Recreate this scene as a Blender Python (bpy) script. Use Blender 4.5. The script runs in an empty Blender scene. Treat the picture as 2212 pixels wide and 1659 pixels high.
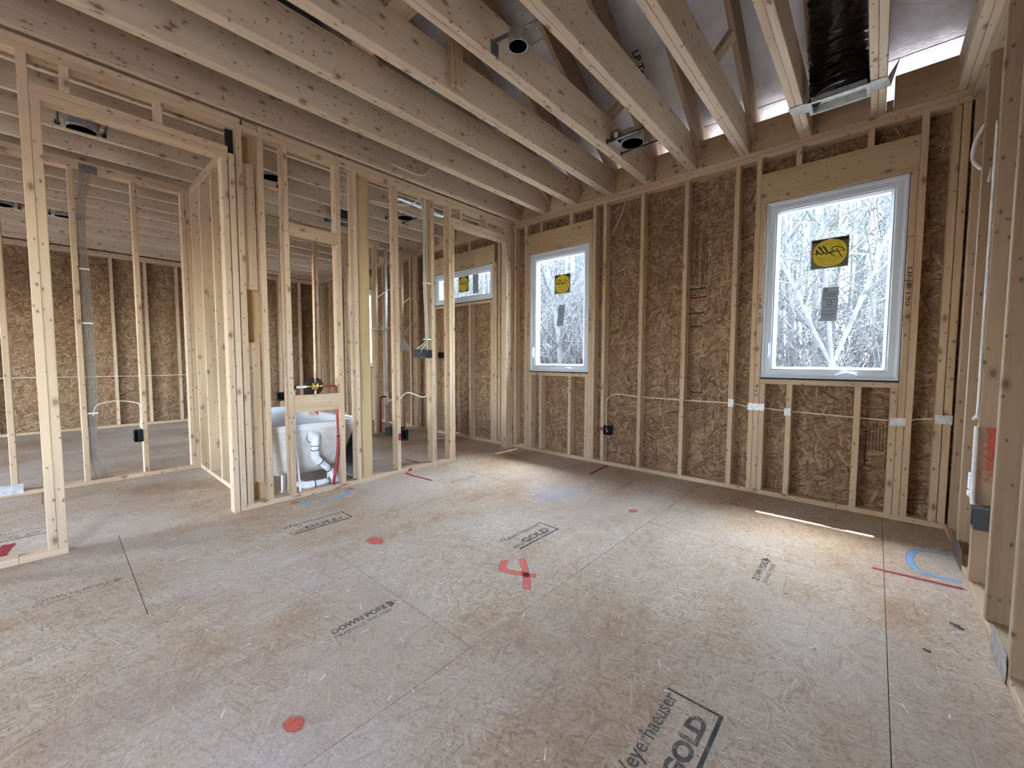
import bpy, math, random
from mathutils import Matrix, Vector
random.seed(11)
SC = bpy.context.scene
COL = SC.collection
PI = math.pi

# ------------------------------------------------------------------ camera, sky, sun, exposure
CAM_H = 1.10
cam_d = bpy.data.cameras.new('camera')
cam = bpy.data.objects.new('camera', cam_d)
COL.objects.link(cam)
cam_d.sensor_fit = 'HORIZONTAL'
cam_d.sensor_width = 36.0
cam_d.lens = 881.46 / 2212.0 * 36.0
cam_d.clip_start = 0.02
cam_d.clip_end = 400
R_ = Vector((0.746968, 0.664856, 0.002264))
D_ = Vector((0.041086, -0.042761, -0.998240))
F_ = Vector((-0.663590, 0.745746, -0.059258))
cm = Matrix.Identity(4)
for i in range(3):
    cm[i][0] = R_[i]
    cm[i][1] = -D_[i]
    cm[i][2] = -F_[i]
cm[2][3] = CAM_H
cam.matrix_world = cm
SC.camera = cam

SUN_DIR = Vector((0.0, -1.0, -2.22)).normalized()      # direction the light travels
world = bpy.data.worlds.new('sky')
SC.world = world
world.use_nodes = True
wn = world.node_tree
wn.nodes.clear()
w_out = wn.nodes.new('ShaderNodeOutputWorld')
w_bg = wn.nodes.new('ShaderNodeBackground')
w_sky = wn.nodes.new('ShaderNodeTexSky')
w_sky.sky_type = 'NISHITA'
w_sky.sun_disc = False
w_sky.sun_elevation = math.asin(-SUN_DIR.z)
w_sky.sun_rotation = 0.0
w_sky.air_density = 1.0
w_sky.dust_density = 1.0
w_sky.ozone_density = 1.0
w_hsv = wn.nodes.new('ShaderNodeHueSaturation')
w_hsv.inputs['Saturation'].default_value = 0.7
wn.links.new(w_sky.outputs[0], w_hsv.inputs['Color'])
wn.links.new(w_hsv.outputs[0], w_bg.inputs['Color'])
w_bg.inputs['Strength'].default_value = 1.5
wn.links.new(w_bg.outputs[0], w_out.inputs['Surface'])

sun_d = bpy.data.lights.new('sun', 'SUN')
sun_d.energy = 2.4
sun_d.angle = math.radians(0.55)
sun_d.color = (1.0, 0.97, 0.93)
sun = bpy.data.objects.new('sun', sun_d)
COL.objects.link(sun)
sun.location = (0, 20, 40)
sun.rotation_euler = SUN_DIR.to_track_quat('-Z', 'Y').to_euler()

SC.view_settings.view_transform = 'Standard'
SC.view_settings.look = 'None'
SC.view_settings.exposure = 3.08
SC.view_settings.gamma = 1.0
SC.view_settings.use_curve_mapping = False

# ------------------------------------------------------------------ lettering meshes (made once, before anything else)
TEXTS = {}
def _prep_texts(specs):
    tmp = []
    for key, (body, shear, bold) in specs.items():
        cu = bpy.data.curves.new('lettering', 'FONT')
        cu.body = body
        cu.size = 1.0
        cu.shear = shear
        cu.offset = bold
        cu.resolution_u = 3
        cu.fill_mode = 'FRONT'
        ob = bpy.data.objects.new('lettering', cu)
        COL.objects.link(ob)
        tmp.append((key, ob, cu))
    dg = bpy.context.evaluated_depsgraph_get()
    dg.update()
    for key, ob, cu in tmp:
        me = bpy.data.meshes.new_from_object(ob.evaluated_get(dg))
        me.name = 'lettering'
        xs = [v.co.x for v in me.vertices]
        ys = [v.co.y for v in me.vertices]
        TEXTS[key] = (me, min(xs), max(xs), min(ys), max(ys))
    for key, ob, cu in tmp:
        bpy.data.objects.remove(ob)
        bpy.data.curves.remove(cu)
_prep_texts({
    'weyer': ('Weyerhaeuser', 0, 0.012), 'edge': ('EDGE', 0, 0.03), 'gold': ('GOLD', 0, 0.045),
    'down': ('DOWN PORE', 0, 0.035), 'drain': ('DRAINAGE THIS END', 0, 0.01),
    'pella': ('Pella', 0.45, -0.005), 'line': ('LINE 190', 0.0, 0.0), 'rx5': ('R x 5', 0, 0.01),
    'ais': ('AISTRAT', 0, 0.0), 'louis': ('Louisiana-Pacific', 0, 0.015), 'apa': ('APA', 0, 0.05),
    'lp': ('LP Tech', 0, 0.02), 'h65': ('5H 65', 0, 0.0), 'D': ('D', 0, 0.04), 'pvc': ('PVC 1120', 0, 0.01),
})

# ------------------------------------------------------------------ materials
MATS = {}
def new_mat(name):
    m = bpy.data.materials.new(name)
    m.use_nodes = True
    nt = m.node_tree
    nt.nodes.clear()
    out = nt.nodes.new('ShaderNodeOutputMaterial')
    b = nt.nodes.new('ShaderNodeBsdfPrincipled')
    nt.links.new(b.outputs[0], out.inputs['Surface'])
    MATS[name] = m
    return m, nt, b, out
def N(nt, t, **kw):
    n = nt.nodes.new(t)
    for k, v in kw.items():
        setattr(n, k, v)
    return n
def L(nt, a, b):
    nt.links.new(a, b)
def ramp(nt, fac, stops):
    r = N(nt, 'ShaderNodeValToRGB')
    el = r.color_ramp.elements
    while len(el) < len(stops):
        el.new(0.5)
    for e, (p, c) in zip(el, stops):
        e.position = p
        e.color = (c[0], c[1], c[2], 1)
    L(nt, fac, r.inputs[0])
    return r.outputs[0]
def mixc(nt, fac, a, b, mode='MIX'):
    m = N(nt, 'ShaderNodeMix', data_type='RGBA', blend_type=mode)
    for sock, v in ((m.inputs['Factor'], fac), (m.inputs['A'], a), (m.inputs['B'], b)):
        if hasattr(v, 'is_linked'):
            L(nt, v, sock)
        elif isinstance(v, (int, float)):
            sock.default_value = v
        else:
            sock.default_value = (v[0], v[1], v[2], 1)
    return m.outputs['Result']
def math_n(nt, op, a, b=None, clamp=False):
    m = N(nt, 'ShaderNodeMath', operation=op, use_clamp=clamp)
    for i, v in enumerate((a, b)):
        if v is None:
            continue
        if hasattr(v, 'is_linked'):
            L(nt, v, m.inputs[i])
        else:
            m.inputs[i].default_value = v
    return m.outputs[0]
def coords(nt, rnd=40.0):
    tc = N(nt, 'ShaderNodeTexCoord')
    oi = N(nt, 'ShaderNodeObjectInfo')
    sc = N(nt, 'ShaderNodeVectorMath', operation='SCALE')
    cb = N(nt, 'ShaderNodeCombineXYZ')
    k1 = math_n(nt, 'MULTIPLY', oi.outputs['Random'], rnd)
    k2 = math_n(nt, 'MULTIPLY', oi.outputs['Random'], rnd * 1.7)
    L(nt, k1, cb.inputs[0]); L(nt, k2, cb.inputs[1]); L(nt, k1, cb.inputs[2])
    ad = N(nt, 'ShaderNodeVectorMath', operation='ADD')
    L(nt, tc.outputs['Object'], ad.inputs[0]); L(nt, cb.outputs[0], ad.inputs[1])
    return ad.outputs[0], oi.outputs['Random']
def mapped(nt, v, scale, rotz=0.0, mode='POINT'):
    m = N(nt, 'ShaderNodeMapping', vector_type=mode)
    m.inputs['Scale'].default_value = scale
    m.inputs['Rotation'].default_value = (0, 0, rotz)
    L(nt, v, m.inputs['Vector'])
    return m.outputs[0]
def noise(nt, v, scale, detail=3.0, rough=0.55):
    n = N(nt, 'ShaderNodeTexNoise')
    n.inputs['Scale'].default_value = scale
    n.inputs['Detail'].default_value = detail
    n.inputs['Roughness'].default_value = rough
    L(nt, v, n.inputs['Vector'])
    return n.outputs[0]
def plain(name, col, rough=0.5, metal=0.0, var=0.0, spec=0.5, nscale=30):
    m, nt, b, out = new_mat(name)
    b.inputs['Base Color'].default_value = (col[0], col[1], col[2], 1)
    b.inputs['Roughness'].default_value = rough
    b.inputs['Metallic'].default_value = metal
    b.inputs['Specular IOR Level'].default_value = spec
    v, rnd = coords(nt)
    f = noise(nt, v, nscale, 4)
    lo = [c * (1 - 0.12 - var) for c in col]
    hi = [min(1, c * (1 + 0.10 + var)) for c in col]
    L(nt, ramp(nt, f, [(0.3, lo), (0.7, hi)]), b.inputs['Base Color'])
    return m

def wood_mat(name, tones, knots=True, rough=0.72):
    m, nt, b, out = new_mat(name)
    v, rnd = coords(nt)
    g1 = noise(nt, mapped(nt, v, (1.6, 55, 55)), 1.0, 4, 0.6)
    g2 = noise(nt, mapped(nt, v, (0.9, 9, 9)), 1.0, 2, 0.5)
    big = noise(nt, mapped(nt, v, (1.2, 3, 3)), 1.0, 2, 0.5)
    base = ramp(nt, rnd, [(i / (len(tones) - 1), t) for i, t in enumerate(tones)])
    gr = math_n(nt, 'ADD', math_n(nt, 'MULTIPLY', g1, 0.55), math_n(nt, 'MULTIPLY', g2, 0.45))
    gcol = ramp(nt, gr, [(0.30, (0.80, 0.73, 0.65)), (0.52, (1, 1, 1)), (0.75, (1.0, 0.97, 0.93))])
    c = mixc(nt, 1.0, base, gcol, 'MULTIPLY')
    bcol = ramp(nt, big, [(0.30, (0.80, 0.76, 0.71)), (0.55, (1, 1, 1))])
    c = mixc(nt, 0.45, c, bcol, 'MULTIPLY')
    if knots:
        sx = N(nt, 'ShaderNodeSeparateXYZ')
        L(nt, v, sx.inputs[0])
        cv = N(nt, 'ShaderNodeCombineXYZ')
        L(nt, sx.outputs[0], cv.inputs[0])
        L(nt, math_n(nt, 'ADD', sx.outputs[1], sx.outputs[2]), cv.inputs[1])
        for sc_, thr, rad, dark in (((4.2, 8.0, 1.0), 0.62, 0.10, (0.17, 0.095, 0.055)), ((8.5, 15.0, 1.0), 0.72, 0.085, (0.09, 0.065, 0.05)), ((17.0, 26.0, 1.0), 0.82, 0.11, (0.10, 0.075, 0.06))):
            vo = N(nt, 'ShaderNodeTexVoronoi', voronoi_dimensions='2D')
            vo.inputs['Scale'].default_value = 1.0
            L(nt, mapped(nt, cv.outputs[0], sc_), vo.inputs['Vector'])
            sep = N(nt, 'ShaderNodeSeparateColor')
            L(nt, vo.outputs['Color'], sep.inputs[0])
            on_ = math_n(nt, 'GREATER_THAN', sep.outputs[0], thr)
            near = ramp(nt, vo.outputs['Distance'], [(rad * 0.5, (1, 1, 1)), (rad, (0.3, 0.3, 0.3)), (rad * 1.9, (0, 0, 0))])
            c = mixc(nt, math_n(nt, 'MULTIPLY', on_, math_n(nt, 'MULTIPLY', near, 0.8)), c, dark)
    L(nt, c, b.inputs['Base Color'])
    b.inputs['Roughness'].default_value = rough
    b.inputs['Specular IOR Level'].default_value = 0.25
    bp = N(nt, 'ShaderNodeBump')
    bp.inputs['Strength'].default_value = 0.12
    bp.inputs['Distance'].default_value = 0.002
    L(nt, g1, bp.inputs['Height'])
    L(nt, bp.outputs[0], b.inputs['Normal'])
    return m
wood_mat('wood', [(0.585, 0.435, 0.295), (0.635, 0.485, 0.345), (0.545, 0.405, 0.28), (0.655, 0.51, 0.37), (0.575, 0.425, 0.28), (0.605, 0.46, 0.325)])
wood_mat('wood_joist_lit', [(0.69, 0.565, 0.43), (0.65, 0.53, 0.395), (0.71, 0.59, 0.455), (0.67, 0.545, 0.41)])  # paled beyond the stud wood to stand in for floor bounce light
wood_mat('wood_pink', [(0.52, 0.395, 0.30), (0.51, 0.385, 0.29)])
wood_mat('wood_amber', [(0.55, 0.40, 0.215), (0.54, 0.39, 0.21)], knots=False)
wood_mat('wood_header', [(0.55, 0.42, 0.265), (0.53, 0.40, 0.25)])
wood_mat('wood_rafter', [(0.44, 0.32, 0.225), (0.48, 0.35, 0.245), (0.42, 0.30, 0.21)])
wood_mat('wood_right_dim', [(0.47, 0.355, 0.25), (0.43, 0.325, 0.225), (0.50, 0.38, 0.27)])  # darkened stud wood, standing in for weaker light on this wall

def osb_mat(name, tones, Ls, Ws, contrast, grain=0.35, floor=False, rough=0.8):
    m, nt, b, out = new_mat(name)
    v, rnd = coords(nt)
    bestR = bestG = None
    for i, ang in enumerate((0.05, 0.62, -0.55, 1.22, -1.12, 1.62, 0.3)):
        mp = mapped(nt, v, (Ls * (0.75 + 0.12 * i), Ws * (0.8 + 0.1 * ((i * 3) % 5)), 1), ang, 'TEXTURE')
        vo = N(nt, 'ShaderNodeTexVoronoi', voronoi_dimensions='2D')
        vo.inputs['Scale'].default_value = 1.0
        L(nt, mp, vo.inputs['Vector'])
        sep = N(nt, 'ShaderNodeSeparateColor')
        L(nt, vo.outputs['Color'], sep.inputs[0])
        if bestR is None:
            bestR, bestG = sep.outputs[0], sep.outputs[1]
        else:
            gt = math_n(nt, 'GREATER_THAN', sep.outputs[0], bestR)
            mf = N(nt, 'ShaderNodeMix', data_type='FLOAT')
            L(nt, gt, mf.inputs['Factor'])
            L(nt, bestG, mf.inputs['A'])
            L(nt, sep.outputs[1], mf.inputs['B'])
            bestG = mf.outputs['Result']
            bestR = math_n(nt, 'MAXIMUM', bestR, sep.outputs[0])
    n = len(tones)
    c = ramp(nt, bestG, [(i / (n - 1), t) for i, t in enumerate(tones)])
    avg = [sum(t[k] for t in tones) / n for k in range(3)]
    c = mixc(nt, 1 - contrast, c, avg)
    fine = noise(nt, mapped(nt, v, (60, 260, 1), 0.6), 1.0, 3, 0.6)
    c = mixc(nt, grain, c, ramp(nt, fine, [(0.35, (0.62, 0.58, 0.54)), (0.6, (1, 1, 1))]), 'MULTIPLY')
    big = noise(nt, v, 1.3, 4, 0.6)
    c = mixc(nt, 0.55, c, ramp(nt, big, [(0.35, (0.76, 0.68, 0.60)), (0.6, (1, 1, 1))]), 'MULTIPLY')
    if floor:
        geo = N(nt, 'ShaderNodeNewGeometry')
        pos = geo.outputs['Position']
        spk = noise(nt, pos, 85, 2, 0.6)
        c = mixc(nt, 0.65, c, ramp(nt, spk, [(0.30, (0.45, 0.40, 0.36)), (0.42, (1, 1, 1))]), 'MULTIPLY')
        mud = noise(nt, mapped(nt, pos, (1.4, 0.6, 1)), 1.0, 5, 0.65)
        c = mixc(nt, 0.85, c, ramp(nt, mud, [(0.40, (1, 1, 1)), (0.58, (0.82, 0.69, 0.56)), (0.72, (0.62, 0.45, 0.33))]), 'MULTIPLY')
        dust = noise(nt, mapped(nt, pos, (0.7, 0.9, 1)), 1.0, 4, 0.6)
        c = mixc(nt, math_n(nt, 'MULTIPLY', ramp(nt, dust, [(0.45, (0, 0, 0)), (0.7, (1, 1, 1))]), 0.45), c, (0.58, 0.53, 0.50))
    L(nt, c, b.inputs['Base Color'])
    b.inputs['Roughness'].default_value = rough
    b.inputs['Specular IOR Level'].default_value = 0.25
    bp = N(nt, 'ShaderNodeBump')
    bp.inputs['Strength'].default_value = 0.25
    bp.inputs['Distance'].default_value = 0.0015
    L(nt, bestG, bp.inputs['Height'])
    L(nt, bp.outputs[0], b.inputs['Normal'])
    return m
osb_mat('osb_wall', [(0.135, 0.076, 0.043), (0.22, 0.132, 0.077), (0.285, 0.177, 0.107), (0.335, 0.216, 0.133), (0.49, 0.355, 0.235)], 0.085, 0.0125, 0.92)
osb_mat('osb_floor', [(0.44, 0.345, 0.26), (0.57, 0.465, 0.36), (0.63, 0.525, 0.415), (0.67, 0.565, 0.455), (0.78, 0.68, 0.565)], 0.055, 0.0075, 0.8, 0.5, True)

plain('window_sky_tint', (0.68, 0.77, 0.89), 0.35, nscale=0.8, var=-0.11)  # white vinyl, with the blue cast of the sky put into its colour
plain('gasket_black', (0.012, 0.012, 0.014), 0.6)
plain('galvanized', (0.62, 0.64, 0.66), 0.38, 0.9, 0.12)
plain('galv_dark', (0.30, 0.30, 0.30), 0.42, 0.85, 0.15)
plain('nail_plate_tin', (0.74, 0.76, 0.80), 0.45, 0.55, 0.1)
plain('steel_dark', (0.05, 0.05, 0.055), 0.5, 0.6)
plain('box_grey', (0.075, 0.085, 0.10), 0.55)
plain('box_black', (0.010, 0.011, 0.013), 0.6)
plain('cable_white', (0.74, 0.70, 0.60), 0.5)
plain('cable_bright', (0.82, 0.84, 0.88), 0.45)
plain('cable_grey', (0.36, 0.33, 0.30), 0.6)
plain('pvc_white', (0.82, 0.82, 0.86), 0.3)
plain('pex_red', (0.38, 0.035, 0.04), 0.4)
plain('pex_white', (0.80, 0.82, 0.86), 0.35)
plain('copper', (0.60, 0.36, 0.26), 0.35, 0.9, 0.1)
plain('brass', (0.82, 0.62, 0.20), 0.25, 1.0, 0.05)
plain('tub_white', (0.80, 0.81, 0.83), 0.25, nscale=2)
plain('tub_shell', (0.70, 0.68, 0.64), 0.75, nscale=20)
plain('tub_skirt_shade', (0.16, 0.17, 0.17), 0.8)  # white apron, with the shade it stands in put into the colour
plain('duct_black', (0.008, 0.008, 0.010), 0.22)
plain('boot_tin', (0.60, 0.62, 0.62), 0.4, 0.7, 0.1)
plain('paper', (0.80, 0.80, 0.88), 0.8)
plain('bark', (0.030, 0.027, 0.026), 0.9, var=0.35, nscale=9)
plain('bark_light', (0.046, 0.043, 0.042), 0.9, var=0.25, nscale=7)
plain('twigs', (0.04, 0.036, 0.034), 0.9, var=0.2)
plain('needles', (0.026, 0.066, 0.022), 0.8, var=0.3, nscale=2)
plain('leaf_litter', (0.17, 0.15, 0.125), 0.95, var=0.35, nscale=3)
plain('roofing', (0.10, 0.10, 0.11), 0.9)
plain('card_grey', (0.16, 0.15, 0.14), 0.6)
plain('sticker_yellow', (0.80, 0.66, 0.05), 0.5)
plain('sticker_edge', (0.62, 0.70, 0.72), 0.6)
plain('label_blue', (0.36, 0.45, 0.55), 0.6)
plain('ink_black', (0.012, 0.012, 0.014), 0.7)
plain('ink_faint', (0.42, 0.36, 0.05), 0.7)
plain('ink_label', (0.10, 0.14, 0.19), 0.7)
plain('marker_black', (0.02, 0.018, 0.02), 0.6)
plain('paint_yellow', (0.66, 0.50, 0.07), 0.6)
plain('chip_wood', (0.70, 0.58, 0.42), 0.8, var=0.2)
plain('nail_steel', (0.20, 0.20, 0.21), 0.4, 0.8)
plain('earth', (0.20, 0.14, 0.09), 0.95)

def foil_mat():
    m, nt, b, out = new_mat('foil')
    v, rnd = coords(nt)
    f = noise(nt, v, 7, 5, 0.65)
    L(nt, ramp(nt, f, [(0.3, (0.52, 0.525, 0.56)), (0.7, (0.69, 0.70, 0.76))]), b.inputs['Base Color'])
    b.inputs['Metallic'].default_value = 0.85
    L(nt, ramp(nt, f, [(0.3, (0.30, 0.30, 0.30)), (0.7, (0.44, 0.44, 0.44))]), b.inputs['Roughness'])
    w = noise(nt, mapped(nt, v, (26, 60, 1), 0.5), 1.0, 5, 0.7)
    bp = N(nt, 'ShaderNodeBump')
    bp.inputs['Strength'].default_value = 0.5
    bp.inputs['Distance'].default_value = 0.004
    L(nt, w, bp.inputs['Height'])
    L(nt, bp.outputs[0], b.inputs['Normal'])
foil_mat()
def glass_mat():
    m, nt, b, out = new_mat('glass')
    nt.nodes.remove(b)
    tr = N(nt, 'ShaderNodeBsdfTransparent')
    tr.inputs[0].default_value = (0.93, 0.97, 0.965, 1)
    gl = N(nt, 'ShaderNodeBsdfGlossy')
    gl.inputs['Roughness'].default_value = 0.02
    lw = N(nt, 'ShaderNodeLayerWeight')
    fres = math_n(nt, 'ADD', math_n(nt, 'MULTIPLY', math_n(nt, 'POWER', lw.outputs['Facing'], 5.0), 0.96), 0.02)
    mx = N(nt, 'ShaderNodeMixShader')
    L(nt, fres, mx.inputs[0]); L(nt, tr.outputs[0], mx.inputs[1]); L(nt, gl.outputs[0], mx.inputs[2])
    L(nt, mx.outputs[0], out.inputs['Surface'])
glass_mat()
def paint_mat(name, col, cover=1.0, speck=60):
    """sprayed or printed film: thins out where attribute 'a' falls, with speckle of the board showing through"""
    m, nt, b, out = new_mat(name)
    b.inputs['Base Color'].default_value = (col[0], col[1], col[2], 1)
    b.inputs['Roughness'].default_value = 0.75
    at = N(nt, 'ShaderNodeAttribute', attribute_name='a')
    geo = N(nt, 'ShaderNodeNewGeometry')
    n1 = noise(nt, geo.outputs['Position'], speck, 3, 0.7)
    s = math_n(nt, 'ADD', at.outputs['Fac'], math_n(nt, 'MULTIPLY', math_n(nt, 'SUBTRACT', n1, 0.5), 1.3))
    fac = math_n(nt, 'MULTIPLY', ramp(nt, s, [(0.12, (0, 0, 0)), (0.80, (1, 1, 1))]), cover)
    tr = N(nt, 'ShaderNodeBsdfTransparent')
    mx = N(nt, 'ShaderNodeMixShader')
    L(nt, fac, mx.inputs[0]); L(nt, tr.outputs[0], mx.inputs[1]); L(nt, b.outputs[0], mx.inputs[2])
    L(nt, mx.outputs[0], out.inputs['Surface'])
paint_mat('spray_red', (0.72, 0.13, 0.09), 0.9)
paint_mat('spray_dark_red', (0.33, 0.02, 0.035))
paint_mat('spray_blue', (0.22, 0.44, 0.74), 0.85)
paint_mat('spray_black', (0.006, 0.006, 0.007))
paint_mat('spray_lime', (0.62, 0.62, 0.66), 0.55)
def ink_mat(name, col, cover):
    m, nt, b, out = new_mat(name)
    b.inputs['Base Color'].default_value = (col[0], col[1], col[2], 1)
    b.inputs['Roughness'].default_value = 0.8
    geo = N(nt, 'ShaderNodeNewGeometry')
    n1 = noise(nt, geo.outputs['Position'], 140, 3, 0.7)
    n2 = noise(nt, geo.outputs['Position'], 14, 2, 0.5)
    s = math_n(nt, 'ADD', math_n(nt, 'MULTIPLY', n1, 0.6), math_n(nt, 'MULTIPLY', n2, 0.4))
    fac = math_n(nt, 'MULTIPLY', ramp(nt, s, [(0.36, (0.2, 0.2, 0.2)), (0.52, (1, 1, 1))]), cover)
    tr = N(nt, 'ShaderNodeBsdfTransparent')
    mx = N(nt, 'ShaderNodeMixShader')
    L(nt, fac, mx.inputs[0]); L(nt, tr.outputs[0], mx.inputs[1]); L(nt, b.outputs[0], mx.inputs[2])
    L(nt, mx.outputs[0], out.inputs['Surface'])
ink_mat('ink_floor', (0.06, 0.07, 0.08), 0.72)
ink_mat('ink_osb', (0.03, 0.022, 0.016), 0.5)
ink_mat('ink_worn', (0.06, 0.06, 0.06), 0.45)

# ------------------------------------------------------------------ object helpers
WM = {}
def put(o, mw, parent=None):
    COL.objects.link(o)
    if parent is not None:
        o.parent = parent
        o.matrix_basis = WM[parent.name].inverted() @ mw
    else:
        o.matrix_basis = mw
    WM[o.name] = mw.copy()
    return o
def tag(o, label=None, cat=None, group=None, kind=None):
    if label: o['label'] = label
    if cat: o['category'] = cat
    if group: o['group'] = group
    if kind: o['kind'] = kind
    return o
def empty(name, loc, label=None, cat=None, group=None, kind=None, parent=None):
    o = bpy.data.objects.new(name, None)
    o.empty_display_size = 0.1
    put(o, Matrix.Translation(loc), parent)
    return tag(o, label, cat, group, kind)
def raw(name, verts, faces, mat, parent=None, mw=None, smooth=False, attr=None):
    me = bpy.data.meshes.new(name)
    me.from_pydata([tuple(v) for v in verts], [], [tuple(f) for f in faces])
    me.materials.append(MATS[mat])
    if smooth:
        me.polygons.foreach_set('use_smooth', [True] * len(me.polygons))
    if attr:
        a = me.attributes.new('a', 'FLOAT', 'POINT')
        a.data.foreach_set('value', attr)
    me.update()
    o = bpy.data.objects.new(name, me)
    return put(o, mw or Matrix.Identity(4), parent)
ROT = {
    'x': Matrix.Identity(4),
    'y': Matrix(((0, -1, 0, 0), (1, 0, 0, 0), (0, 0, 1, 0), (0, 0, 0, 1))),
    'z': Matrix(((0, 1, 0, 0), (0, 0, 1, 0), (1, 0, 0, 0), (0, 0, 0, 1))),
}
_bc = {}
def prism(Lx, Wy, Hz, ch, mat):
    key = (round(Lx, 4), round(Wy, 4), round(Hz, 4), round(ch, 4), mat)
    if key in _bc:
        return _bc[key]
    a, b, l = Wy / 2, Hz / 2, Lx / 2
    c = min(ch, a * 0.45, b * 0.45)
    sec = [(-a + c, -b), (a - c, -b), (a, -b + c), (a, b - c), (a - c, b), (-a + c, b), (-a, b - c), (-a, -b + c)]
    vs = [(-l, y, z) for y, z in sec] + [(l, y, z) for y, z in sec]
    fs = [(i, (i + 1) % 8, 8 + (i + 1) % 8, 8 + i) for i in range(8)]
    fs = [tuple(reversed(f)) for f in fs]
    fs.append(tuple(range(8)))
    fs.append(tuple(reversed(range(8, 16))))
    me = bpy.data.meshes.new('board')
    me.from_pydata(vs, [], [tuple(reversed(f)) for f in fs])
    me.materials.append(MATS[mat])
    me.update()
    _bc[key] = me
    return me
def board(name, parent, lo, hi, mat='wood', axis=None, ch=0.003, extra=None):
    """one piece of lumber, local X along its length"""
    d = [hi[i] - lo[i] for i in range(3)]
    if axis is None:
        axis = 'xyz'[d.index(max(d))]
    if axis == 'x':
        me = prism(d[0], d[1], d[2], ch, mat)
    elif axis == 'y':
        me = prism(d[1], d[0], d[2], ch, mat)
    else:
        me = prism(d[2], d[0], d[1], ch, mat)
    o = bpy.data.objects.new(name, me)
    c = [(hi[i] + lo[i]) / 2 for i in range(3)]
    mw = Matrix.Translation(c) @ (extra or Matrix.Identity(4)) @ ROT[axis]
    return put(o, mw, parent)
def boxgeo(vs, fs, lo, hi):
    b = len(vs)
    x0, y0, z0 = lo
    x1, y1, z1 = hi
    vs += [(x0, y0, z0), (x1, y0, z0), (x1, y1, z0), (x0, y1, z0), (x0, y0, z1), (x1, y0, z1), (x1, y1, z1), (x0, y1, z1)]
    fs += [tuple(b + i for i in f) for f in ((0, 3, 2, 1), (4, 5, 6, 7), (0, 1, 5, 4), (1, 2, 6, 5), (2, 3, 7, 6), (3, 0, 4, 7))]
def boxes(name, parent, lst, mat):
    vs, fs = [], []
    for lo, hi in lst:
        boxgeo(vs, fs, lo, hi)
    cx = [sum(v[i] for v in vs) / len(vs) for i in range(3)]
    vs = [tuple(v[i] - cx[i] for i in range(3)) for v in vs]
    return raw(name, vs, fs, mat, parent, Matrix.Translation(cx))
def sheet(name, parent, origin, ux, uy, w, h, t, mat, holes=()):
    """panel in local XY (w x h), thickness t along local +Z, with rectangular holes given in local coordinates from the lower left corner"""
    ux, uy = Vector(ux), Vector(uy)
    uz = ux.cross(uy)
    xs = sorted({0.0, w} | {min(max(v, 0), w) for hh in holes for v in (hh[0], hh[2])})
    ys = sorted({0.0, h} | {min(max(v, 0), h) for hh in holes for v in (hh[1], hh[3])})
    vs, fs = [], []
    for i in range(len(xs) - 1):
        for j in range(len(ys) - 1):
            mx, my = (xs[i] + xs[i + 1]) / 2, (ys[j] + ys[j + 1]) / 2
            if any(hh[0] < mx < hh[2] and hh[1] < my < hh[3] for hh in holes):
                continue
            boxgeo(vs, fs, (xs[i] - w / 2, ys[j] - h / 2, 0), (xs[i + 1] - w / 2, ys[j + 1] - h / 2, t))
    if not vs:
        return None
    c = Vector(origin) + ux * (w / 2) + uy * (h / 2)
    mw = Matrix(((ux.x, uy.x, uz.x, c.x), (ux.y, uy.y, uz.y, c.y), (ux.z, uy.z, uz.z, c.z), (0, 0, 0, 1)))
    return raw(name, vs, fs, mat, parent, mw)
def smooth_pts(pts, n=6):
    P_ = [Vector(p) for p in pts]
    if len(P_) < 3:
        return P_
    out = []
    for i in range(len(P_) - 1):
        p0 = P_[max(i - 1, 0)]; p1 = P_[i]; p2 = P_[i + 1]; p3 = P_[min(i + 2, len(P_) - 1)]
        for k in range(n):
            t = k / n
            out.append(0.5 * ((2 * p1) + (-p0 + p2) * t + (2 * p0 - 5 * p1 + 4 * p2 - p3) * t * t + (-p0 + 3 * p1 - 3 * p2 + p3) * t ** 3))
    out.append(P_[-1])
    return out
def tube_geo(vs, fs, pts, rad, sides=8, caps=True):
    pts = [Vector(p) for p in pts]
    n = len(pts)
    if not hasattr(rad, '__len__'):
        rad = [rad] * n
    b0 = len(vs)
    up = None
    for i, p in enumerate(pts):
        d = (pts[min(i + 1, n - 1)] - pts[max(i - 1, 0)])
        if d.length < 1e-9:
            d = Vector((0, 0, 1))
        d.normalize()
        if up is None:
            up = Vector((0, 0, 1)) if abs(d.z) < 0.9 else Vector((1, 0, 0))
        a = d.cross(up)
        if a.length < 1e-6:
            a = d.cross(Vector((0.3, 1, 0.2)))
        a.normalize()
        bb = a.cross(d)
        up = bb
        for k in range(sides):
            t = 2 * PI * k / sides
            vs.append(tuple(p + (a * math.cos(t) + bb * math.sin(t)) * rad[i]))
    for i in range(n - 1):
        for k in range(sides):
            k2 = (k + 1) % sides
            fs.append((b0 + i * sides + k, b0 + i * sides + k2, b0 + (i + 1) * sides + k2, b0 + (i + 1) * sides + k))
    if caps:
        fs.append(tuple(b0 + k for k in reversed(range(sides))))
        fs.append(tuple(b0 + (n - 1) * sides + k for k in range(sides)))
def tube(name, parent, pts, r, mat, sides=8, sm=6):
    P_ = smooth_pts(pts, sm) if sm else [Vector(p) for p in pts]
    c = P_[0].copy()
    vs, fs = [], []
    tube_geo(vs, fs, [p - c for p in P_], r, sides)
    return raw(name, vs, fs, mat, parent, Matrix.Translation(c), smooth=True)
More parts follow.
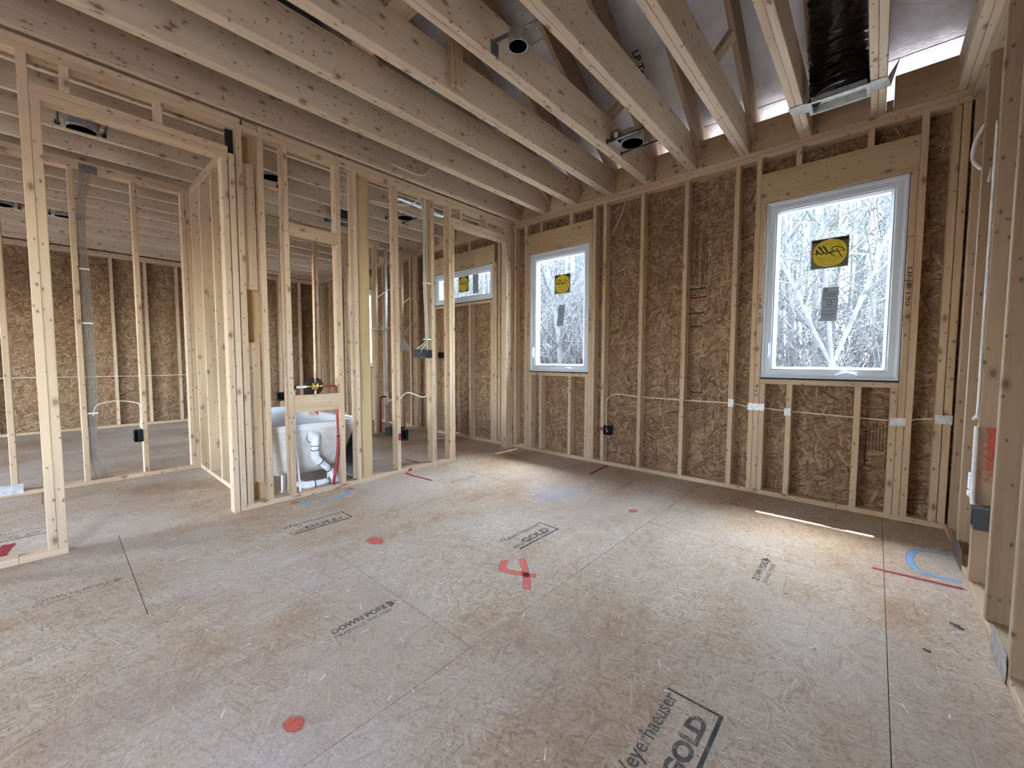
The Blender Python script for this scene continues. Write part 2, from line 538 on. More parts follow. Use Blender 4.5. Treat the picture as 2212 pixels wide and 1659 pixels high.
def frame_from_z(loc, zdir, xhint=(1, 0, 0)):
    z = Vector(zdir).normalized()
    x = Vector(xhint)
    x = (x - z * x.dot(z))
    if x.length < 1e-5:
        x = Vector((0, 1, 0)) - z * z.y
    x.normalize()
    y = z.cross(x)
    return Matrix(((x.x, y.x, z.x, loc[0]), (x.y, y.y, z.y, loc[1]), (x.z, y.z, z.z, loc[2]), (0, 0, 0, 1)))
def lathe(name, parent, loc, zdir, prof, mat, sides=24, smooth=True):
    vs, fs = [], []
    for r, z in prof:
        for k in range(sides):
            t = 2 * PI * k / sides
            vs.append((r * math.cos(t), r * math.sin(t), z))
    for i in range(len(prof) - 1):
        for k in range(sides):
            k2 = (k + 1) % sides
            fs.append((i * sides + k, i * sides + k2, (i + 1) * sides + k2, (i + 1) * sides + k))
    if prof[0][0] > 1e-6:
        fs.append(tuple(reversed(range(sides))))
    if prof[-1][0] > 1e-6:
        fs.append(tuple((len(prof) - 1) * sides + k for k in range(sides)))
    return raw(name, vs, fs, mat, parent, frame_from_z(loc, zdir), smooth=smooth)
def lettering(key, parent, loc, ux, uy, width, height, mat, name='printed_lettering'):
    """flat lettering: lower left at loc, ux the reading direction, uy the up direction of the letters"""
    me0, x0, x1, y0, y1 = TEXTS[key]
    me = me0.copy()
    sx, sy = width / (x1 - x0), height / (y1 - y0)
    for v in me.vertices:
        v.co = ((v.co.x - x0) * sx, (v.co.y - y0) * sy, 0)
    me.materials.clear()
    me.materials.append(MATS[mat])
    ux, uy = Vector(ux).normalized(), Vector(uy).normalized()
    uz = ux.cross(uy)
    mw = Matrix(((ux.x, uy.x, uz.x, loc[0]), (ux.y, uy.y, uz.y, loc[1]), (ux.z, uy.z, uz.z, loc[2]), (0, 0, 0, 1)))
    return put(bpy.data.objects.new(name, me), mw, parent)
def flat_poly(name, parent, pts, mat):
    c = [sum(p[i] for p in pts) / len(pts) for i in range(3)]
    return raw(name, [tuple(p[i] - c[i] for i in range(3)) for p in pts], [tuple(range(len(pts)))], mat, parent, Matrix.Translation(c))
def stroke(name, parent, pts, w, mat, normal=(0, 0, 1), soft=0.55, sm=5, fade=0.0):
    """a sprayed stroke lying on a surface; thins to nothing at its edges"""
    P_ = smooth_pts(pts, sm)
    nrm = Vector(normal)
    vs, fs, at = [], [], []
    n = len(P_)
    for i, p in enumerate(P_):
        d = P_[min(i + 1, n - 1)] - P_[max(i - 1, 0)]
        s = nrm.cross(d).normalized()
        e = (0.25 if i in (0, n - 1) else 1.0) * (1 - fade * i / (n - 1))
        for off, a in ((-1, 0.0), (-soft, 0.9), (soft, 0.9), (1, 0.0)):
            vs.append(tuple(p + s * (off * w / 2)))
            at.append(a * e)
    for i in range(n - 1):
        for k in range(3):
            fs.append((i * 4 + k, i * 4 + k + 1, i * 4 + k + 5, i * 4 + k + 4))
    return raw(name, vs, fs, mat, parent, None, attr=at)
def blob(name, parent, c, rx, ry, mat, ux=(1, 0, 0), uy=(0, 1, 0), core=0.9):
    ux, uy = Vector(ux), Vector(uy)
    vs, fs, at = [tuple(c)], [], [core]
    K = 18
    for ring, (f, a) in enumerate(((0.5, core), (1.0, 0.0))):
        for k in range(K):
            t = 2 * PI * k / K
            w = f * (1 + 0.10 * math.sin(2 * t + ring) + 0.04 * math.sin(5 * t))
            vs.append(tuple(Vector(c) + ux * (rx * w * math.cos(t)) + uy * (ry * w * math.sin(t))))
            at.append(a)
    for k in range(K):
        fs.append((0, 1 + k, 1 + (k + 1) % K))
        fs.append((1 + k, 1 + K + k, 1 + K + (k + 1) % K, 1 + (k + 1) % K))
    return raw(name, vs, fs, mat, parent, None, attr=at)

# ------------------------------------------------------------------ framing dimensions (metres)
W = 3.821          # room face of the window wall studs
P = -3.377         # room face of the left partition
RX = 0.378         # room face of the right wall
T = 0.038          # thickness of a two-by
DP = 0.089         # depth of a two-by-four
Z0, Z1, Z2, ZT = 0.038, 2.696, 2.734, 2.772
ZJ = 3.007
XF = -9.10         # room face of the far exterior wall
YB = -3.4          # where the modelled part of the house ends behind the camera

def stud(wall, lo, hi, mat='wood', name='stud'):
    return board(name, wall, lo, hi, mat, 'z')

# ------------------------------------------------------------------ floor
floor = empty('floor', (0, 0, 0), 'weathered oriented strand board subfloor of the unfinished room', 'floor', kind='structure')
FW = 1.1887
col_left = {0: -3.491, 1: -2.303, 2: -1.111, 3: 0.077}
butts = {-5: 0.6, -4: -0.4, -3: 1.1, -2: -0.1, -1: 1.5, 0: 0.226, 1: 1.02, 2: 2.635, 3: 0.9}
for k in range(-5, 4):
    xl = col_left.get(k, col_left[0] + FW * k)
    xr_ = col_left.get(k + 1, xl + FW)
    if k == 3: xr_ = 0.52
    if k == -5: xl = -9.25
    b = butts[k]
    ys = []
    y = b
    while y > YB - 0.3: y -= 2.438
    while y < W + 0.15:
        ys.append(y); y += 2.438
    ys.append(y)
    for i in range(len(ys) - 1):
        y0, y1 = max(ys[i], YB - 0.3), min(ys[i + 1], W + 0.13)
        if y1 - y0 < 0.05: continue
        sheet('floor_panel', floor, (xl + 0.0012, y0 + 0.0015, -0.018), (1, 0, 0), (0, 1, 0), xr_ - xl - 0.0024, y1 - y0 - 0.003, 0.018 - 0.0004 * random.random(), 'osb_floor')
boxes('subfloor_base', floor, [((-9.3, YB - 0.3, -0.30), (0.6, W + 0.13, -0.026))], 'earth')

def weyer_stamp(c, y0, mat='ink_floor'):
    b1, b2 = c + 0.69, c + 0.778
    lettering('weyer', floor, (b1, y0, 0.0008), (0, 1, 0), (-1, 0, 0), 0.385, 0.062, mat)
    lettering('edge', floor, (b2, y0 + 0.01, 0.0008), (0, 1, 0), (-1, 0, 0), 0.085, 0.026, mat)
    lettering('gold', floor, (b2, y0 + 0.105, 0.0008), (0, 1, 0), (-1, 0, 0), 0.25, 0.056, mat)
    x = c + 0.800
    boxes('printed_bracket', floor, [((x - 0.006, y0 + 0.02, 0.0003), (x + 0.006, y0 + 0.405, 0.0007)), ((x - 0.165, y0 + 0.397, 0.0003), (x - 0.0062, y0 + 0.405, 0.0007))], mat)
weyer_stamp(-3.491, 0.942)
weyer_stamp(-2.303, 1.741)
weyer_stamp(-1.111, 0.925)
weyer_stamp(-3.491 - FW, -0.45, 'ink_worn')
def pore_stamp(x, y0, mat='ink_floor'):
    lettering('down', floor, (x, y0, 0.0008), (0, 1, 0), (-1, 0, 0), 0.245, 0.034, mat)
    lettering('drain', floor, (x + 0.033, y0 - 0.005, 0.0008), (0, 1, 0), (-1, 0, 0), 0.25, 0.02, mat)
    flat_poly('printed_arrow', floor, [(x + 0.01, y0 + 0.255, 0.0008), (x - 0.017, y0 + 0.30, 0.0008), (x - 0.044, y0 + 0.255, 0.0008)], mat)
pore_stamp(-1.575, 0.70)
pore_stamp(-2.785, 2.325, 'ink_worn')
pore_stamp(-1.585, 3.14, 'ink_worn')
pore_stamp(-3.99, 2.24, 'ink_worn')
pore_stamp(-0.39, 2.30)
pore_stamp(-2.765, -0.10, 'ink_worn')
# sprayed layout marks
ZP_ = 0.0012
stroke('paint_mark', floor, [(-1.475, 1.605, ZP_), (-1.445, 1.555, ZP_), (-1.41, 1.525, ZP_), (-1.32, 1.553, ZP_), (-1.245, 1.59, ZP_)], 0.048, 'spray_red')
stroke('paint_mark', floor, [(-1.423, 1.685, ZP_), (-1.33, 1.60, ZP_), (-1.26, 1.53, ZP_), (-1.205, 1.462, ZP_)], 0.046, 'spray_red')
blob('paint_mark', floor, (-2.223, 1.255, ZP_), 0.075, 0.055, 'spray_red', core=0.75)
blob('paint_mark', floor, (-1.266, 0.437, ZP_), 0.042, 0.036, 'spray_red', core=0.8)
blob('paint_mark', floor, (-1.277, 2.769, ZP_), 0.035, 0.045, 'spray_red', core=0.7)
stroke('paint_mark', floor, [(-3.325, 1.60, ZP_), (-3.215, 1.577, ZP_), (-3.17, 1.52, ZP_), (-3.16, 1.40, ZP_), (-3.175, 1.26, ZP_), (-3.22, 1.235, ZP_), (-3.32, 1.255, ZP_)], 0.034, 'spray_blue')
stroke('paint_mark', floor, [(-3.37, 2.235, ZP_), (-3.26, 2.222, ZP_), (-3.12, 2.235, ZP_), (-2.965, 2.25, ZP_)], 0.034, 'spray_dark_red', soft=0.8)
stroke('paint_mark', floor, [(-3.83, 2.535, ZP_), (-3.70, 2.545, ZP_), (-3.50, 2.55, ZP_)], 0.03, 'spray_dark_red')
stroke('paint_mark', floor, [(-2.01, 3.39, ZP_), (-2.03, 3.55, ZP_), (-2.043, 3.815, ZP_)], 0.035, 'spray_dark_red', soft=0.8)
stroke('paint_mark', floor, [(0.36, 3.335, ZP_), (0.25, 3.31, ZP_), (0.20, 3.23, ZP_), (0.185, 3.10, ZP_), (0.205, 2.985, ZP_), (0.28, 2.955, ZP_), (0.37, 2.957, ZP_)], 0.042, 'spray_blue')
stroke('paint_mark', floor, [(0.03, 2.849, ZP_), (0.15, 2.858, ZP_), (0.372, 2.875, ZP_)], 0.026, 'spray_dark_red', soft=0.8)
stroke('paint_mark', floor, [(-3.80, -0.215, ZP_), (-3.66, -0.24, ZP_), (-3.50, -0.25, ZP_)], 0.07, 'spray_dark_red')
blob('paint_mark', floor, (-3.29, 1.19, ZP_), 0.05, 0.05, 'spray_red', core=0.42)
blob('paint_mark', floor, (-3.30, 1.64, ZP_), 0.05, 0.04, 'spray_red', core=0.42)
blob('paint_mark', floor, (-1.92, 2.70, ZP_), 0.20, 0.30, 'spray_lime', core=0.5)

# ------------------------------------------------------------------ window wall (back)
wb = empty('wall_back', (-3, W, 0), 'framed exterior wall with windows and strand board sheathing', 'wall', kind='structure')
Y0, Y1 = W, W + DP
# openings: x0, x1, z0, z1
WIN = [(-0.700, 0.124, 0.958, 2.345), (-3.125, -2.308, 0.962, 2.345), (-4.958, -3.742, 1.892, 2.345), (-7.58, -6.76, 0.962, 2.345)]
for a, b in ((-9.19, -5.6), (-5.6, -2.2), (-2.2, RX)):
    board('bottom_plate', wb, (a + 0.001, Y0, 0), (b - 0.001, Y1, Z0), axis='x')
for a, b in ((-9.19, -5.0), (-5.0, -2.17), (-2.17, RX)):
    board('top_plate', wb, (a + 0.001, Y0, Z1), (b - 0.001, Y1, Z2), axis='x')
for a, b in ((-9.19, -6.3), (-6.3, -3.38), (-3.37, RX + DP)):
    board('top_plate', wb, (a + 0.001, Y0, Z2 + 0.0008), (b - 0.001, Y1, ZT), axis='x')
for x in (-3.376, -2.150, -1.747, -1.337, -0.930, 0.302, 0.3425):
    stud(wb, (x, Y0, Z0), (x + T - 0.0006, Y1, Z1))
for x in (-3.52, -5.20, -5.60, -6.0, -6.4, -8.05, -8.45, -8.86, -9.14):
    stud(wb, (x, Y0, Z0), (x + T, Y1, Z1))
def window_framing(x0, x1, z0, z1, cripples, hl, hr, mat_h='wood_header'):
    # king and jack studs each side, header, sill, cripples
    stud(wb, (x0 - 0.075 - hl, Y0, Z0), (x0 - 0.0385 - hl, Y1, Z1), name='king_stud')
    stud(wb, (x0 - 0.037, Y0, Z0), (x0 + 0.0005, Y1, z1), name='jack_stud')
    stud(wb, (x1 + 0.0005, Y0, Z0), (x1 + 0.037, Y1, z1), name='jack_stud')
    stud(wb, (x1 + 0.0385 + hr, Y0, Z0), (x1 + 0.0755 + hr, Y1, Z1), name='king_stud')
    board('header', wb, (x0 - 0.037, Y0, z1 + 0.0005), (x1 + 0.037, Y1, z1 + 0.232), mat_h, axis='x')
    board('window_sill_plate', wb, (x0 + 0.001, Y0, z0 - 0.047), (x1 - 0.001, Y1, z0 - 0.009), axis='x')
    for c in cripples:
        stud(wb, (c, Y0, Z0), (c + T, Y1, z0 - 0.0475), name='cripple_stud')
        stud(wb, (c, Y0, z1 + 0.2325), (c + T, Y1, Z1), name='cripple_stud')
    for c in (x0 + 0.001, x1 - 0.039):
        stud(wb, (c, Y0, Z0), (c + T, Y1, z0 - 0.0475), name='cripple_stud')
window_framing(*WIN[0], (-0.515, -0.105), 0, 0)
window_framing(*WIN[1], (-2.972, -2.563), 0, 0)
window_framing(*WIN[2], (-4.61, -4.201), 0, 0.058)
window_framing(*WIN[3], (-7.37, -6.97), 0, 0)
stud(wb, (-3.7045, Y0, Z0), (-3.668, Y1, 2.345), name='jack_stud')
# sheathing panels
edges = [-9.2, -8.16, -6.94, -5.72, -4.50, -3.28, -2.128, -0.912, 0.48]
for a, b in zip(edges[:-1], edges[1:]):
    holes = [(w[0] - a, w[2] + 0.0 + 0.25, w[1] - a, w[3] + 0.25) for w in WIN if w[1] > a and w[0] < b]
    sheet('sheathing_panel', wb, (a + 0.002, Y1 + 0.0115, -0.25), (1, 0, 0), (0, 0, 1), b - a - 0.004, 3.08, 0.0110, 'osb_wall', holes)
XD, XR_ = (0, 0, -1), (1, 0, 0)     # lettering that reads downwards
lettering('line', wb, (-0.729, W - 0.0008, 1.632), XD, XR_, 0.23, 0.022, 'marker_black', 'handwritten_note')
lettering('line', wb, (0.133, W - 0.0008, 1.722), XD, XR_, 0.255, 0.022, 'marker_black', 'handwritten_note')
lettering('line', wb, (-3.155, W - 0.0008, 1.60), XD, XR_, 0.22, 0.022, 'marker_black', 'handwritten_note')
lettering('line', wb, (-2.302, W - 0.0008, 1.63), XD, XR_, 0.235, 0.022, 'marker_black', 'handwritten_note')
lettering('rx5', wb, (-0.731, W - 0.0008, 0.897), XD, XR_, 0.088, 0.024, 'marker_black', 'handwritten_note')
lettering('rx5', wb, (-2.556, W - 0.0008, 0.895), XD, XR_, 0.088, 0.024, 'marker_black', 'handwritten_note')
lettering('ais', wb, (-2.144, W - 0.0008, 2.118), XD, XR_, 0.25, 0.02, 'marker_black', 'lumber_stamp')
for z0_, z1_ in ((2.14, 2.18), (1.80, 1.86)):
    stroke('lumber_stamp', wb, [(-2.133, W - 0.0007, z1_), (-2.133, W - 0.0007, (z0_ + z1_) / 2), (-2.133, W - 0.0007, z0_)], 0.028, 'paint_yellow', normal=(0, -1, 0))
YS = Y1 - 0.0004
lettering('louis', wb, (-1.262, YS, 2.67), XD, XR_, 0.50, 0.055, 'ink_osb')
flat_poly('printed_logo', wb, [(-1.19, YS, 2.52), (-1.15, YS, 2.47), (-1.19, YS, 2.42)], 'ink_osb')
for i, (xx, za, zb) in enumerate([(-1.20, 2.25, 1.75), (-1.185, 2.25, 1.78), (-1.165, 2.22, 1.80), (-1.255, 2.2, 1.85), (-1.24, 2.2, 1.83)]):
    boxes('printed_rule', wb, [((xx, YS - 0.0002, zb), (xx + 0.006, YS + 0.0002, za))], 'ink_osb')
for zz, xa, xb in [(1.74, -1.30, -1.16), (1.66, -1.29, -1.15), (1.52, -1.30, -1.17), (1.40, -1.29, -1.18), (0.80, -1.27, -1.16)]:
    boxes('printed_rule', wb, [((xa, YS - 0.0002, zz), (xb, YS + 0.0002, zz + 0.012))], 'ink_osb')
lettering('apa', wb, (-1.20, YS, 1.05), XD, XR_, 0.17, 0.055, 'ink_osb')
def stamp_frame(x0, x1, z0, z1):
    e = 0.0035
    boxes('printed_frame', wb, [((x0, YS - 0.0002, z0), (x0 + e, YS + 0.0002, z1)), ((x1 - e, YS - 0.0002, z0), (x1, YS + 0.0002, z1)),
                                ((x0 + e, YS - 0.0002, z0), (x1 - e, YS + 0.0002, z0 + e)), ((x0 + e, YS - 0.0002, z1 - e), (x1 - e, YS + 0.0002, z1))], 'ink_osb')
    for i in range(5):
        xx = x0 + 0.02 + i * 0.018
        if xx < x1 - 0.01:
            boxes('printed_rule', wb, [((xx, YS - 0.0002, z0 + 0.12), (xx + 0.004, YS + 0.0002, z1 - 0.14 + 0.03 * (i % 3)))], 'ink_osb')
stamp_frame(-1.258, -1.132, 0.335, 0.79)
stamp_frame(-0.033, 0.081, 0.333, 0.755)

# ------------------------------------------------------------------ windows
def ring(name, parent, x0, x1, z0, z1, prof, mat):
    """mitred rectangular ring; prof = list of (inset from outer edge, y)"""
    vs, fs = [], []
    n = len(prof)
    for (ins, y) in prof:
        for (x, z) in ((x0 + ins, z0 + ins), (x1 - ins, z0 + ins), (x1 - ins, z1 - ins), (x0 + ins, z1 - ins)):
            vs.append((x, y, z))
    for i in range(n):
        j = (i + 1) % n
        for k in range(4):
            k2 = (k + 1) % 4
            fs.append((i * 4 + k, i * 4 + k2, j * 4 + k2, j * 4 + k))
    c = ((x0 + x1) / 2, prof[0][1], z0)
    vs = [(v[0] - c[0], v[1] - c[1], v[2] - c[2]) for v in vs]
    return raw(name, vs, fs, mat, parent, Matrix.Translation(c))
# the maker's script logo, drawn as pen strokes and seen reversed from inside
PELLA = [[(632, 296), (600, 262), (540, 244), (470, 246), (434, 270), (442, 298), (490, 316), (545, 318)], [(508, 272), (545, 330), (575, 375), (607, 412)],
         [(492, 376), (460, 384), (424, 366), (402, 338), (420, 320), (448, 326), (440, 344), (404, 352)],
         [(404, 352), (360, 330), (305, 272), (284, 248), (302, 244), (340, 290), (366, 345), (352, 372), (330, 366)],
         [(330, 366), (280, 322), (236, 285), (214, 262), (234, 260), (268, 306), (292, 352), (276, 378), (250, 372)],
         [(250, 372), (215, 340), (184, 312), (172, 312), (186, 335), (215, 350), (196, 348), (176, 362), (194, 384), (160, 366)]]
def make_window(num, x0, x1, z0, z1, label, crank=True, sticker=None, elabel=None):
    win = empty('window_%d' % num, ((x0 + x1) / 2, W + 0.03, z0), label, 'window', kind='structure')
    yi, yo = W + 0.012, W + 0.108
    g = 0.004
    ring('frame', win, x0 + g, x1 - g, z0 + g, z1 - g, [(0, yo), (0, yi), (0.012, yi), (0.014, yi + 0.004), (0.026, yi + 0.012), (0.026, yo)], 'window_sky_tint')
    s = 0.026
    ring('sash', win, x0 + s, x1 - s, z0 + s, z1 - s, [(0.0, yo - 0.012), (0.0, yi + 0.016), (0.004, yi + 0.012), (0.036, yi + 0.012), (0.042, yi + 0.018), (0.050, yi + 0.018), (0.056, yi + 0.026), (0.064, yi + 0.034), (0.064, yo - 0.012)], 'window_sky_tint')
    boxes('pane', win, [((x0 + 0.086, W + 0.050, z0 + 0.086), (x1 - 0.086, W + 0.054, z1 - 0.086))], 'glass')
    gz = z0 - 0.008
    boxes('gasket', win, [((x0 + 0.001, W + 0.004, gz), (x1 - 0.001, W + 0.09, gz + 0.0115)), ((x1 - 0.0035, W + 0.006, gz + 0.0115), (x1, W + 0.09, z1 - 0.002))], 'gasket_black')
    if crank:
        cx = (x0 + x1) / 2 + 0.13
        cv = raw('crank_cover', [(-0.066, 0, -0.016), (0.066, 0, -0.016), (0.066, 0, 0.006), (0.03, 0, 0.018), (-0.02, 0, 0.022), (-0.066, 0, 0.004),
                                 (-0.062, -0.016, -0.016), (0.062, -0.016, -0.016), (0.062, -0.016, 0.003), (0.03, -0.016, 0.014), (-0.02, -0.016, 0.018), (-0.062, -0.016, 0.001)],
                 [(0, 1, 7, 6), (1, 2, 8, 7), (2, 3, 9, 8), (3, 4, 10, 9), (4, 5, 11, 10), (5, 0, 6, 11), (6, 7, 8, 9, 10, 11)], 'window_sky_tint', win, Matrix.Translation((cx, W + 0.021, z0 + 0.034)))
        tube('crank_handle', win, [(cx - 0.02, W + 0.004, z0 + 0.048), (cx + 0.01, W - 0.002, z0 + 0.052), (cx + 0.05, W + 0.002, z0 + 0.040)], 0.004, 'window_sky_tint', 8)
        lx = x0 + 0.046
        boxes('lock_base', win, [((lx - 0.012, W + 0.016, z0 + 0.16), (lx + 0.010, W + 0.0238, z0 + 0.29))], 'window_sky_tint')
        tube('lock_lever', win, [(lx - 0.002, W + 0.012, z0 + 0.17), (lx + 0.004, W + 0.006, z0 + 0.22), (lx, W + 0.010, z0 + 0.28)], 0.005, 'window_sky_tint', 8)
    yg = W + 0.0485
    if sticker:
        sx0, sx1, sz0, sz1 = sticker
        st = boxes('sticker', win, [((sx0, yg, sz0), (sx1, yg + 0.001, sz1))], 'card_grey')
        w_, h_ = sx1 - sx0, sz1 - sz0
        cx, cz = (sx0 + sx1) / 2, (sz0 + sz1) / 2
        boxes('sticker_border', st, [((sx0 - 0.006, yg + 0.0011, sz0 - 0.006), (sx1 + 0.006, yg + 0.0014, sz1 + 0.006))], 'sticker_edge')
        boxes('sticker_band', st, [((sx0, yg - 0.0006, sz1 - 0.022), (sx1, yg - 0.0001, sz1))], 'ink_black')
        K = 36
        pts = []
        for k in range(K):
            t = 2 * PI * k / K
            pts.append((cx + 0.47 * w_ * math.copysign(abs(math.cos(t)) ** 0.82, math.cos(t)), yg - 0.0012, cz + 0.47 * h_ * math.copysign(abs(math.sin(t)) ** 0.9, math.sin(t))))
        flat_poly('sticker_disc', st, pts, 'sticker_yellow')
        boxes('sticker_tab', st, [((cx - 0.014, yg - 0.0018, cz + 0.44 * h_), (cx + 0.014, yg - 0.0013, sz1 - 0.002))], 'sticker_yellow')
        for path in PELLA:
            pts = []
            for (zx, zy) in path:
                u = (zx - 397) / 595.0 * w_
                v_ = -(zy - (348 - 0.143 * (zx - 397))) / 462.0 * h_
                pts.append((cx + u, yg - 0.0024, cz + v_))
            stroke('logo_lettering', st, pts, 0.0052, 'ink_black', normal=(0, -1, 0), sm=5)
        boxes('logo_line', st, [((sx0 + 0.003, yg - 0.0024, cz + 0.004), (sx1 - 0.003, yg - 0.0020, cz + 0.0075))], 'ink_black')
        for i in range(4):
            zz = cz - 0.035 - 0.017 * i
            hw = 0.34 * w_ * (1 - 0.13 * i)
            boxes('fine_print', st, [((cx - hw, yg - 0.0021, zz), (cx + hw, yg - 0.0018, zz + 0.004))], 'ink_faint')
        for i in range(2):
            boxes('fine_print', st, [((cx - 0.008, yg - 0.0021, cz + 0.065 - 0.022 * i), (cx + 0.006, yg - 0.0018, cz + 0.067 - 0.022 * i))], 'ink_faint')
    if elabel:
        (ax, az), (bx, bz), (c_x, c_z) = elabel        # top left, top right, bottom left
        def q(u, v, dy=0.0):
            return (ax + (bx - ax) * u + (c_x - ax) * v, yg - 0.0004 - dy, az + (bz - az) * u + (c_z - az) * v)
        el = flat_poly('energy_label', win, [q(0, 1), q(1, 1), q(1, 0), q(0, 0)], 'label_blue')
        for v, u0, u1, hgt in [(0.15, 0.04, 0.94, 0.016), (0.21, 0.1, 0.8, 0.022), (0.27, 0.05, 0.85, 0.014), (0.35, 0.04, 0.9, 0.020), (0.57, 0.04, 0.92, 0.014), (0.70, 0.06, 0.9, 0.014), (0.78, 0.06, 0.9, 0.020), (0.83, 0.06, 0.85, 0.012), (0.90, 0.05, 0.95, 0.008)]:
            flat_poly('label_print', el, [q(u0, v + hgt, 0.0006), q(u1, v + hgt, 0.0006), q(u1, v, 0.0006), q(u0, v, 0.0006)], 'ink_label')
        flat_poly('label_print', el, [q(0.33, 0.53, 0.0006), q(0.62, 0.53, 0.0006), q(0.62, 0.41, 0.0006), q(0.33, 0.41, 0.0006)], 'ink_label')
        pts = [q(0.475 + 0.11 * math.cos(2 * PI * k / 14), 0.47 + 0.042 * math.sin(2 * PI * k / 14), 0.001) for k in range(14)]
        flat_poly('label_print', el, pts, 'label_blue')
        lettering('D', el, q(0.27, 0.13, 0.0006), (-1, 0, 0), (0, 0, 1), 0.02, 0.024, 'ink_label', 'label_print')
    return win
make_window(1, *WIN[0], 'large white casement window with yellow sticker nearest the right wall', True, (-0.397, -0.182, 1.792, 2.002), ((-0.319, 1.647), (-0.223, 1.643), (-0.326, 1.396)))
make_window(2, *WIN[1], 'tall white casement window with yellow sticker beside the bathroom opening', True, (-2.788, -2.582, 1.855, 2.060), ((-2.727, 1.727), (-2.638, 1.723), (-2.760, 1.485)))
make_window(3, *WIN[2], 'short wide white window high in the bathroom wall', False, (-4.455, -4.254, 2.05, 2.256), ((-4.165, 2.262), (-4.055, 2.262), (-4.165, 2.00)))
make_window(4, *WIN[3], 'white window at the far end seen as a bright strip between bathroom studs', True)

# ------------------------------------------------------------------ left partition
wl = empty('wall_left', (P, 1.5, 0), 'open stud partition with two door openings beside the bathroom', 'wall', kind='structure')
X0, X1 = P - DP, P
board('bottom_plate', wl, (X0, 0.8595, 0), (X1, 2.878, Z0), axis='y')
board('bottom_plate', wl, (X0, -0.165, 0), (X1, 0.014, Z0), axis='y')
board('bottom_plate', wl, (X0, YB, 0), (X1, -0.167, Z0), axis='y')
board('top_plate', wl, (X0, YB, Z1), (X1, 1.9, Z2 - 0.0006), axis='y')
board('top_plate', wl, (X0, 1.902, Z1), (X1, W - 0.001, Z2 - 0.0006), axis='y')
board('top_plate', wl, (X0, YB, Z2), (X1, 0.935, ZT), axis='y')
board('top_plate', wl, (X0, 1.045, Z2), (X1, W - 0.001, ZT), axis='y')
stud(wl, (X0, 0.818, 0), (X1, 0.8555, 2.477), name='jack_stud')
stud(wl, (X0, 0.860, Z0), (X1, 0.898, 2.515), name='jack_stud')
stud(wl, (X0, 0.9045, Z0), (X1, 0.944, Z1), name='king_stud')
for a, b in ((1.037, 1.077), (1.200, 1.240), (1.605, 1.645), (1.750, 1.788), (2.155, 2.194), (2.568, 2.607)):
    stud(wl, (X0, a, Z0), (X1, b, Z1))
stud(wl, (-3.458, 1.789, Z0), (-3.420, 1.917, 2.675), 'wood_amber', 'backing_stud')
stud(wl, (X0, 2.797, Z0), (X1, 2.8355, Z1), name='king_stud')
stud(wl, (X0, 2.8365, Z0), (X1, 2.875, 2.512), name='jack_stud')
stud(wl, (X0, 3.690, 0), (X1, 3.728, 2.512), name='jack_stud')
stud(wl, (X0, 3.735, Z0), (X1, 3.773, Z1), name='king_stud')
board('bottom_plate', wl, (X0, 3.7285, 0), (X1, W - 0.001, Z0), axis='y')
stud(wl, (X0, 3.7805, Z0), (X1, 3.8185, Z1))
# door headers and cripples
board('header', wl, (X0, -0.022, 2.4775), (X1, 0.859, 2.515), axis='y')
board('header', wl, (X0, -0.022, 2.5158), (X1, 0.859, 2.557), axis='y')
board('header', wl, (X0, 2.8365, 2.5125), (X1, 3.7345, 2.550), axis='y')
board('header', wl, (X0, 2.8365, 2.5508), (X1, 3.7345, 2.590), axis='y')
for a in (0.088, 0.482):
    stud(wl, (X0, a, 2.5575), (X1, a + T, Z1), name='cripple_stud')
for a in (2.952, 3.335):
    stud(wl, (X0, a, 2.5905), (X1, a + T, Z1), name='cripple_stud')
stud(wl, (X0, -0.0625, Z0), (X1, -0.0245, Z1), name='king_stud')
stud(wl, (X0, -0.0235, Z0), (X1, 0.014, 2.477), name='jack_stud')
for y in (-0.46, -0.86, -1.27, -1.68, -2.08, -2.49, -2.9, -3.3):
    stud(wl, (X0, y, Z0), (X1, y + T, Z1))
# blocking between the tub studs
board('blocking', wl, (P - T, 1.2405, 2.047), (P, 1.6045, 2.142), axis='y')
board('blocking', wl, (P - T, 1.2405, 0.680), (P + 0.002, 1.6045, 0.816), axis='y')
boxes('painted_block', wl, [((P - 0.075, 0.8605, 2.517), (P - 0.052, 0.9035, 2.694))], 'gasket_black')
# layout marks sprayed on the partition
blob('paint_mark', wl, (P + 0.0009, 2.178, 0.36), 0.016, 0.05, 'spray_dark_red', (0, 1, 0), (0, 0, 1))
blob('paint_mark', wl, (P + 0.0009, 2.29, 0.018), 0.03, 0.017, 'spray_dark_red', (0, 1, 0), (0, 0, 1))
blob('paint_mark', wl, (P + 0.0009, 1.24, 0.02), 0.05, 0.016, 'spray_red', (0, 1, 0), (0, 0, 1), 0.4)
blob('paint_mark', wl, (P + 0.0009, 1.62, 0.02), 0.05, 0.016, 'spray_red', (0, 1, 0), (0, 0, 1), 0.4)
lettering('h65', wl, (P + 0.0008, 3.70, 1.46), (0, 0, -1), (0, 1, 0), 0.14, 0.02, 'marker_black', 'handwritten_note')

